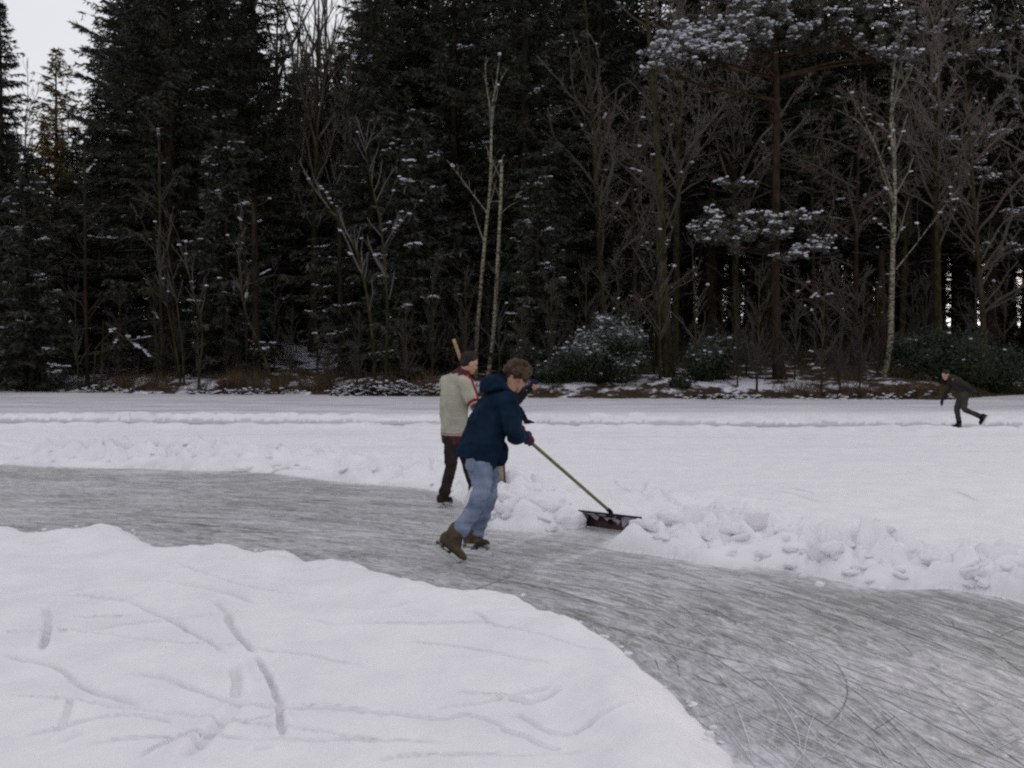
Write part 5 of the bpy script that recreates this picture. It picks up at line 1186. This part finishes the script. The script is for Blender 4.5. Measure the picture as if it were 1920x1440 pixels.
# --- B: the man in the cream sweater, seen from behind, holding an upright shovel
SH_T, SH_B = P(850.5, 636, 10.92), P(934, 880, 11.10)
def sweater_man():
    org = ground_fix(P(850, 940, 10.7)); root = empty('person', org, label='man in a cream sweater with red sleeve stripes seen from behind', cat='person')
    Fw = unit((.60, .80, 0)); R_ = unit((.80, -.60, 0)); Z = V3((0, 0, 1))
    pel = P(855, 818, 10.75); chest = P(855, 740, 10.72); neck = P(869, 697, 10.76)
    hip1, kn1, an1 = P(847, 825, 10.72), P(845, 878, 10.72), P(832, 928, 10.62); hip2, kn2, an2 = P(866, 825, 10.82), P(880, 880, 10.98), P(890, 928, 11.12)
    shR, shL = P(872, 716, 10.62), P(836, 714, 10.86); elR = P(887, 752, 10.50); elL = P(842, 752, 11.02)
    hd = SH_T + (SH_B - SH_T) * .20; hR = SH_T + (SH_B - SH_T) * .62
    wL = hd + unit(elL - hd) * .08; wR = hR + unit(elR - hR) * .08; axs = unit(SH_B - SH_T)
    hc = P(880, 681, 10.76); hf = unit((.85, .36, -.38)); hp, eyes, A, ax = head(hc, hf, unit((.25, .1, .95)), neck)
    body = hp + [loft([(pel, .12, .09), (chest, .14, .09), (neck - (neck - chest) * .25, .12, .07), (neck, .055, .055)], R_)]
    for h_, k_, a_ in ((hip1, kn1, an1), (hip2, kn2, an2)): body.append(tube1([(h_, .07), (k_, .045), (a_, .033)], Fw))
    for s_, e_, w_ in ((shR, elR, wR), (shL, elL, wL)): body += [tube1([(s_, .045), (e_, .036), (w_, .026)], Fw), tube1([(chest + Z * .1, .05), (s_, .045)], Fw)]
    body += grip(hR, axs, unit(elR - hR), wR, 1.0, .016)
    skin('body', body, M_SKIN, root, org, .008, 3); eyes_obj(eyes, root, org)
    rng = np.random.default_rng(8); hr = [ell(A(0, -.020, .042), (.082, .094, .084), ax), ell(A(0, -.050, -.012), (.070, .056, .062), ax)]
    for i in range(90):
        d = rng.normal(size=3); d /= np.linalg.norm(d)
        if (d[1] > .35 and d[2] < .5) or d[2] < -.5 : continue
        p = A(d[0] * .080, -.020 + d[1] * .093, .040 + d[2] * .082); r = rng.uniform(.010, .017); hr.append(ell(p, (r, r, r)))
    skin('hair', hr, M_HAIR2, root, org, .007, 1, .003, 30, 9)
    neckc = P(870, 701, 10.76)
    sleeve_end = shR + (elR - shR) * .98
    sw = [loft([(P(853, 821, 10.75), .172, .128), (P(852, 800, 10.75), .170, .130), (P(851, 775, 10.74), .176, .128), (P(852, 748, 10.73), .186, .126), (P(855, 724, 10.73), .190, .116), (P(861, 708, 10.74), .145, .092), (P(868, 699, 10.76), .078, .074)], R_, flat=False),
          tube1([(chest + Z * .12, .08), (shR, .090), ((shR + elR) / 2, .084), (sleeve_end, .078)], Fw), tube1([(chest + Z * .12, .08), (shL, .084), ((shL + elL) / 2, .078), (elL, .068), ((elL + wL) / 2, .058), (wL, .048)], Fw),
          loft([(P(868, 702, 10.76), .082, .078), (P(871, 694, 10.77), .072, .072)], R_)]
    outer = unit((.86, -.50, .1)); up_ = [neckc + R_ * .07 - Z * .02, shR + Z * .085 + R_ * .02, shR + outer * .088, (shR + sleeve_end) / 2 + outer * .084, sleeve_end + outer * .078]
    line = np.array(up_); lL = np.array([neckc - R_ * .07 - Z * .02, shL + Z * .082 - R_ * .02, shL + unit(-R_ + Fw * .3) * .09 ])
    ax_s = unit(sleeve_end - shR)
    def seg(p, ln):
        d = np.full(len(p), 9.)
        for a, b in zip(ln[:-1], ln[1:]):
            ab = b - a; t = np.clip(((p - a) @ ab) / (ab @ ab), 0, 1); d = np.minimum(d, np.linalg.norm(p - a - t[:, None] * ab, axis=1))
        return d
    zh = P(853, 821, 10.75)[2]
    def pick(p):
        m = np.zeros(len(p), int); d = seg(p, line); m[d < .030] = 1; m[seg(p, lL) < .030] = 1
        al = (p - sleeve_end) @ ax_s; near_arm = np.linalg.norm((p - sleeve_end) - al[:, None] * ax_s, axis=1) < .12
        onb = near_arm & (((p - shR) @ R_) > -.10) & (p[:, 2] < shR[2])
        m[onb & (al > .018) & (al < .046)] = 1; m[onb & (al > .062)] = 2
        dn_ = np.linalg.norm((p - neckc) * np.array((1, 1, .9)), axis=1); zig = .012 * np.sign(np.sin(np.arctan2(p[:, 1] - neckc[1], p[:, 0] - neckc[0]) * 9)); m[dn_ < .128 + zig] = 2; m[dn_ < .100] = 1; m[p[:, 2] > neckc[2] + .005] = 2
        hb = p[:, 2] - zh; m[hb < .035] = 2; m[(hb > .035) & (hb < .047)] = 0; m[(hb > .047) & (hb < .060)] = 1
        return m
    skin('sweater', sw, None, root, org, .0075, 4, .007, 7, 23, mats=[M_CREAM, M_RED, M_KNIT], pick=pick)
    skin('shirt_sleeve', [tube1([(sleeve_end - ax_s * .05, .058), (elR + (wR - elR) * .3, .060), (wR, .042)], Fw)], M_GREY, root, org, .009, 3, .006, 12, 2)
    t = [loft([(pel + Z * .04, .145, .11), (P(855, 832, 10.76), .150, .115)], R_), tube1([(hip1, .092), (P(846, 850, 10.72), .084), (kn1, .066), (P(838, 905, 10.66), .060), (P(834, 922, 10.63), .066)], Fw),
         tube1([(hip2, .092), (P(873, 850, 10.9), .084), (kn2, .066), (P(886, 905, 11.06), .060), (P(889, 922, 11.1), .064)], Fw)]
    skin('trousers', t, M_BTROU, root, org, .009, 3, .008, 9, 31)
    skin('glove', grip(hd, axs, unit(elL - hd), wL, 1.08, .016) + [tube1([(wL, .034), (wL + unit(wL - hd) * .04, .038)], Fw)], M_BLACK, root, org, .006, 1)
    boot(root, org, M_BTROU, M_SOLE, M_BLADE, P(831, 931, 10.62), P(833, 921, 10.63), np.array((P(820, 940, 10.56)[0], 10.56, .048)), np.array((P(846, 940, 10.70)[0], 10.74, .048)), .008, 1.0)
    boot(root, org, M_BTROU, M_SOLE, M_BLADE, P(892, 927, 11.12), P(890, 919, 11.12), np.array((P(884, 935, 11.1)[0], 11.08, .050)), np.array((P(929, 935, 11.1)[0], 11.20, .050)), .008, 1.0)
    return
sweater_man()
def shovel_b():
    org = SH_B.copy(); org[2] = 0; org = SH_B; root = empty('snow_shovel', org, label='shovel with a pale wooden handle held upright by the man in the cream sweater', cat='shovel')
    tubes_obj('handle', [SH_T, SH_T + (SH_B - SH_T) * .16], .0185, M_WOOD, root, org)
    tubes_obj('shaft', [SH_T + (SH_B - SH_T) * .155, SH_B], .0145, M_BLACK, root, org)
    d = unit((.05, 0, -1)); s = unit((.92, -.35, .0)); s = unit(s - d * (s @ d)); n = np.cross(s, d); c = P(930, 882, 11.10)
    m = noise_mat('worn_wood_blade', (.20, .16, .12), (.34, .29, .24), scale=6, rough=.8)
    V = [];
    for th in (-.004, .004):
        for v in np.linspace(-.10, .16, 9):
            for u in np.linspace(-.13, .10, 9): V.append(c + s * u + d * v + n * (th + .5 * (abs(u + .015) ** 2) * 1.6))
    F = []
    for i in range(8):
        for k in range(8): a = i * 9 + k; F += [[a, a + 1, a + 10, a + 9], [81 + a, 81 + a + 9, 81 + a + 10, 81 + a + 1]]
    for i in range(8): F += [[i, i + 1, 82 + i, 81 + i], [72 + i, 73 + i, 154 + i, 153 + i], [i * 9, i * 9 + 9, 90 + i * 9, 81 + i * 9], [i * 9 + 8, i * 9 + 17, 98 + i * 9, 89 + i * 9]]
    b = obj('blade', mesh('blade', np.array(V) - org, np.array(F), m), root)
    V, F = loft([(c + s * .103 - d * .10 + n * .010, .012, .008), (c + s * .103 + d * .165 + n * .010, .012, .008)], n, 8); obj('rim', mesh('rim', V - org, F, M_KNIT), b)
shovel_b()

# --- C, D: two skaters on the far track
def skater(label, Y, J, mats, face_dir, hat=None, seed=0, gl=None):
    org = ground_fix(P(J['foot'][0], J['foot'][1], Y)); root = empty('person', org, label=label, cat='person')
    q = {k: P(v[0], v[1], Y + (v[2] if len(v) > 2 else 0)) for k, v in J.items() if k != 'foot'}
    dirx = math.copysign(1, face_dir[0]); Fw = V3((dirx, 0, 0)); R_ = V3((0, -1, 0)); Z = V3((0, 0, 1))
    hp, eyes, A, ax = head(q['head'], face_dir, unit((.2 * dirx, 0, 1)), q['neck'])
    body = hp + [loft([(q['pel'], .10, .08), (q['chest'], .12, .08), (q['neck'], .045, .045)], R_)]
    for a in ('R', 'L'):
        body.append(tube1([(q['hip' + a], .07), (q['knee' + a], .045), (q['ank' + a], .033)], R_)); body.append(tube1([(q['sh' + a], .045), (q['el' + a], .036), (q['ha' + a], .026)], R_))
        body.append(tube1([(q['chest'], .045), (q['sh' + a], .040)], R_)); body += open_hand(q['ha' + a], unit(q['ha' + a] - q['el' + a]), (0, 1, 0))
    skin('body', body, M_SKIN, root, org, .011, 2); eyes_obj(eyes, root, org)
    hr = [ell(A(0, -.018, .040), (.082, .096, .084), ax), ell(A(0, -.045, -.01), (.068, .055, .06), ax)]
    if hat: hr.append(ell(A(0, 0, .075), (.080, .092, .060), ax)); hr.append(tube1([(A(0, -.06, -.08), .062), (A(0, -.05, -.05), .06)], R_))
    skin('hat' if hat else 'hair', hr, hat or M_HAIR2, root, org, .010, 2, .003, 30, seed)
    j = [loft([(q['pel'] + (q['pel'] - q['chest']) * .12, .155, .125), (q['pel'], .160, .130), ((q['pel'] + q['chest']) / 2, .165, .130), (q['chest'], .185, .130), (q['chest'] * .4 + q['neck'] * .6, .14, .105), (q['neck'] * .75 + q['head'] * .25, .086, .086)], R_)]
    for a in ('R', 'L'): j.append(tube1([(q['chest'], .09), (q['sh' + a], .078), (q['el' + a], .062), (q['ha' + a], .045)], R_))
    skin('jacket', j, mats[0], root, org, .013, 3, .010, 7, seed + 3)
    t = [loft([(q['pel'], .140, .115), (q['pel'] - Z * .1, .145, .115)], R_)]
    for a in ('R', 'L'): t.append(tube1([(q['hip' + a], .095), ((q['hip' + a] + q['knee' + a]) / 2, .085), (q['knee' + a], .066), ((q['knee' + a] + q['ank' + a]) / 2, .058), (q['ank' + a], .058)], R_))
    skin('trousers', t, mats[1], root, org, .013, 3, .008, 9, seed + 5)
    for a in ('R', 'L'):
        if gl: skin('glove', open_hand(q['ha' + a], unit(q['ha' + a] - q['el' + a]), (0, 1, 0), 1.25), gl, root, org, .010, 1)
        boot(root, org, M_BLACK, M_BLACK, M_BLADE, q['ank' + a], q['ank' + a] + unit(q['knee' + a] - q['ank' + a]) * .07, q['heel' + a], q['toe' + a], .010, 1.0, reach=(-.22, 1.28))
D_Y = 22.45
skater('dark clad skater gliding left with one leg kicked back and face turned down', D_Y, dict(foot=(1796, 805), head=(1773, 703), neck=(1783, 709), chest=(1791, 714), pel=(1807, 731),
    shR=(1789, 712, -.16), elR=(1812, 722, -.22), haR=(1828, 735, -.22), shL=(1784, 714, .16), elL=(1776, 731, .22), haL=(1769, 747, .1),
    hipL=(1803, 738, .08), kneeL=(1794, 768, .08), ankL=(1799, 796, .06), heelL=(1803, 801.2, .06), toeL=(1784, 801.6, .04),
    hipR=(1809, 738, -.08), kneeR=(1807, 767, -.08), ankR=(1843, 783, -.06), heelR=(1850, 778, -.06), toeR=(1838, 797, -.08)), (M_OLIVE, M_GTROU), unit((-.80, -.38, -.45)), None, 41, M_NAVY)
C_Y = 23.3
skater('black clad skater in a purple blue hat bending forward behind the navy fleece man', C_Y, dict(foot=(985, 798), head=(1001, 722), neck=(990, 729), chest=(980, 735), pel=(957, 750),
    shR=(986, 734, -.16), elR=(974, 752, -.25), haR=(958, 764, -.2), shL=(987, 733, .16), elL=(975, 752, .2), haL=(962, 762, .2),
    hipR=(957, 755, -.08), kneeR=(976, 768, -.08), ankR=(986, 789, -.06), heelR=(983, 793.5, -.06), toeR=(1003, 795.3, -.06),
    hipL=(955, 755, .08), kneeL=(950, 775, .08), ankL=(925, 783, .08), heelL=(920, 779, .08), toeL=(926, 797, .08)), (M_BLACK, M_BLACK), unit((.90, -.1, -.42)), M_BLUEHAT, 51)

# ------------------------------------------------------------------ loose snow: slab, block, clods along the ploughed banks
def snow_lump(name, c, size, seed, rot=0, tilt=0, box=.0, label=None, cat='snow', group=None, rough=1.0, sub=4):
    import bmesh
    bm = bmesh.new(); bmesh.ops.create_icosphere(bm, subdivisions=sub, radius=1); V = np.array([v.co[:] for v in bm.verts]); F = np.array([[v.index for v in f.verts] for f in bm.faces]); bm.free()
    if box: m = np.abs(V).max(1)[:, None]; V = V * (1 - box) + V / m * box * .82
    V = V * (1 + rough * (.30 * n3(V + seed * 3.1, 1.3, seed) + .16 * n3(V + seed, 3.2, seed + 3) + .07 * n3(V, 8, seed)))[:, None]; V = V * np.array(size)
    ct, st_ = math.cos(tilt), math.sin(tilt); V = V @ np.array([[1, 0, 0], [0, ct, st_], [0, -st_, ct]]); cr, sr = math.cos(rot), math.sin(rot); V = V @ np.array([[cr, sr, 0], [-sr, cr, 0], [0, 0, 1]])
    o = obj(name, mesh(name, V, F, M_SNOW, {'thin': np.zeros(len(V))}), None, [float(q) for q in c]); return tag(o, label, cat, group)
g = G(1197, 1001); snow_lump('snow_block', (g[0], g[1] - .02, .078), (.105, .075, .085), 3, -.5, .1, .55, 'squarish block of snow spilling over the right end of the red shovel blade')
g = G(1420, 1030); snow_lump('snow_chunk', (g[0], g[1] + .10, snow_h(g[0], g[1] + .10) + .09), (.125, .040, .160), 5, .25, .35, .75, 'broken slab of crusted snow standing upright on the ploughed bank', rough=.9)
g = G(1262, 1010); snow_lump('snow_block', (g[0], g[1] + .05, snow_h(g[0], g[1] + .05) + .01), (.15, .09, .07), 7, -.2, .1, .4, 'long low snow block right of the squarish one by the shovel')
g = G(1070, 992); snow_lump('snow_heap', (g[0], g[1] + .12, .07), (.16, .14, .14), 9, .2, 0, .2, 'heap of snow pushed up at the left end of the red shovel blade')
g = G(1030, 985); snow_lump('snow_heap', (g[0], g[1] + .2, snow_h(g[0], g[1] + .2)), (.20, .16, .12), 12, .5, 0, .1, 'rounded snow heap left of the one at the shovel blade')
g = G(455, 884); snow_lump('snow_clod', (g[0], g[1], .04), (.16, .10, .07), 15, .5, 0, .2, 'greyish snow clod sitting at the ice edge on the left')
rng = np.random.default_rng(70)
protos = [snow_lump('snow_clod', (0, 0, 0), (1, .8, .55), 20 + i, 0, 0, .45, rough=1.7, sub=3) for i in range(6)]
rng = np.random.default_rng(77); cnt = 0
FARa = np.array(FAR)
seg_i = [i for i in range(len(FARa) - 1) if FARa[i][0] > -11 and FARa[i][0] < 4.6]
for _ in range(150):
    i = seg_i[rng.integers(len(seg_i))] if rng.random() < .35 else None
    if i is None:
        uu = rng.uniform(905, 1930) if rng.random() < .7 else rng.uniform(0, 830); vv = np.interp(uu, [p[0] for p in far_px], [p[1] for p in far_px]); p = G(uu, vv)
    else: p = FARa[i] + (FARa[i + 1] - FARa[i]) * rng.random()
    if 1080 < 960 + p[0] / p[1] * 1800 < 1215: continue
    off = rng.gamma(1.6, .28) - .02; x, y = p[0] + rng.normal(0, .1), p[1] + off
    s = min(.13, .028 + rng.gamma(1.5, .021)) * (1 if off > .12 else .6); z = snow_h(x, y) + s * .02
    src = protos[cnt % 6]; o = src if cnt < 6 else src.copy()
    if cnt >= 6: COL.objects.link(o)
    o.location = (x, y, z); o.scale = (s * rng.uniform(.8, 1.4), s, s * rng.uniform(.7, 1.1)); o.rotation_euler = (rng.uniform(-.5, .5), rng.uniform(-.5, .5), rng.uniform(0, 6.28)); cnt += 1
    tag(o, 'loose rounded clod of ploughed snow on the bank along the far side of the ice', 'snow', 'loose clods on the ploughed snow bank')

for _ in range(46):                                      # crumbs fallen at the edge of the near snow
    i = rng.integers(4, len(NEAR) - 6); a_, b_ = np.array(NEAR[i]), np.array(NEAR[i + 1]); p = a_ + (b_ - a_) * rng.random(); nn_ = np.array((-(b_ - a_)[1], (b_ - a_)[0])); nn_ /= np.linalg.norm(nn_)
    off = rng.normal(.02, .07); s = rng.uniform(.008, .024); o = protos[rng.integers(6)].copy(); COL.objects.link(o)
    x, y = p + nn_ * off; o.location = (x, y, .004 if off > 0 else .09); o.scale = (s * rng.uniform(.8, 1.4), s, s * .8); o.rotation_euler = (0, 0, rng.uniform(0, 6.28))
    tag(o, 'small snow crumb lying at the ragged edge of the near snow', 'snow', 'snow crumbs along the near edge of the ice')
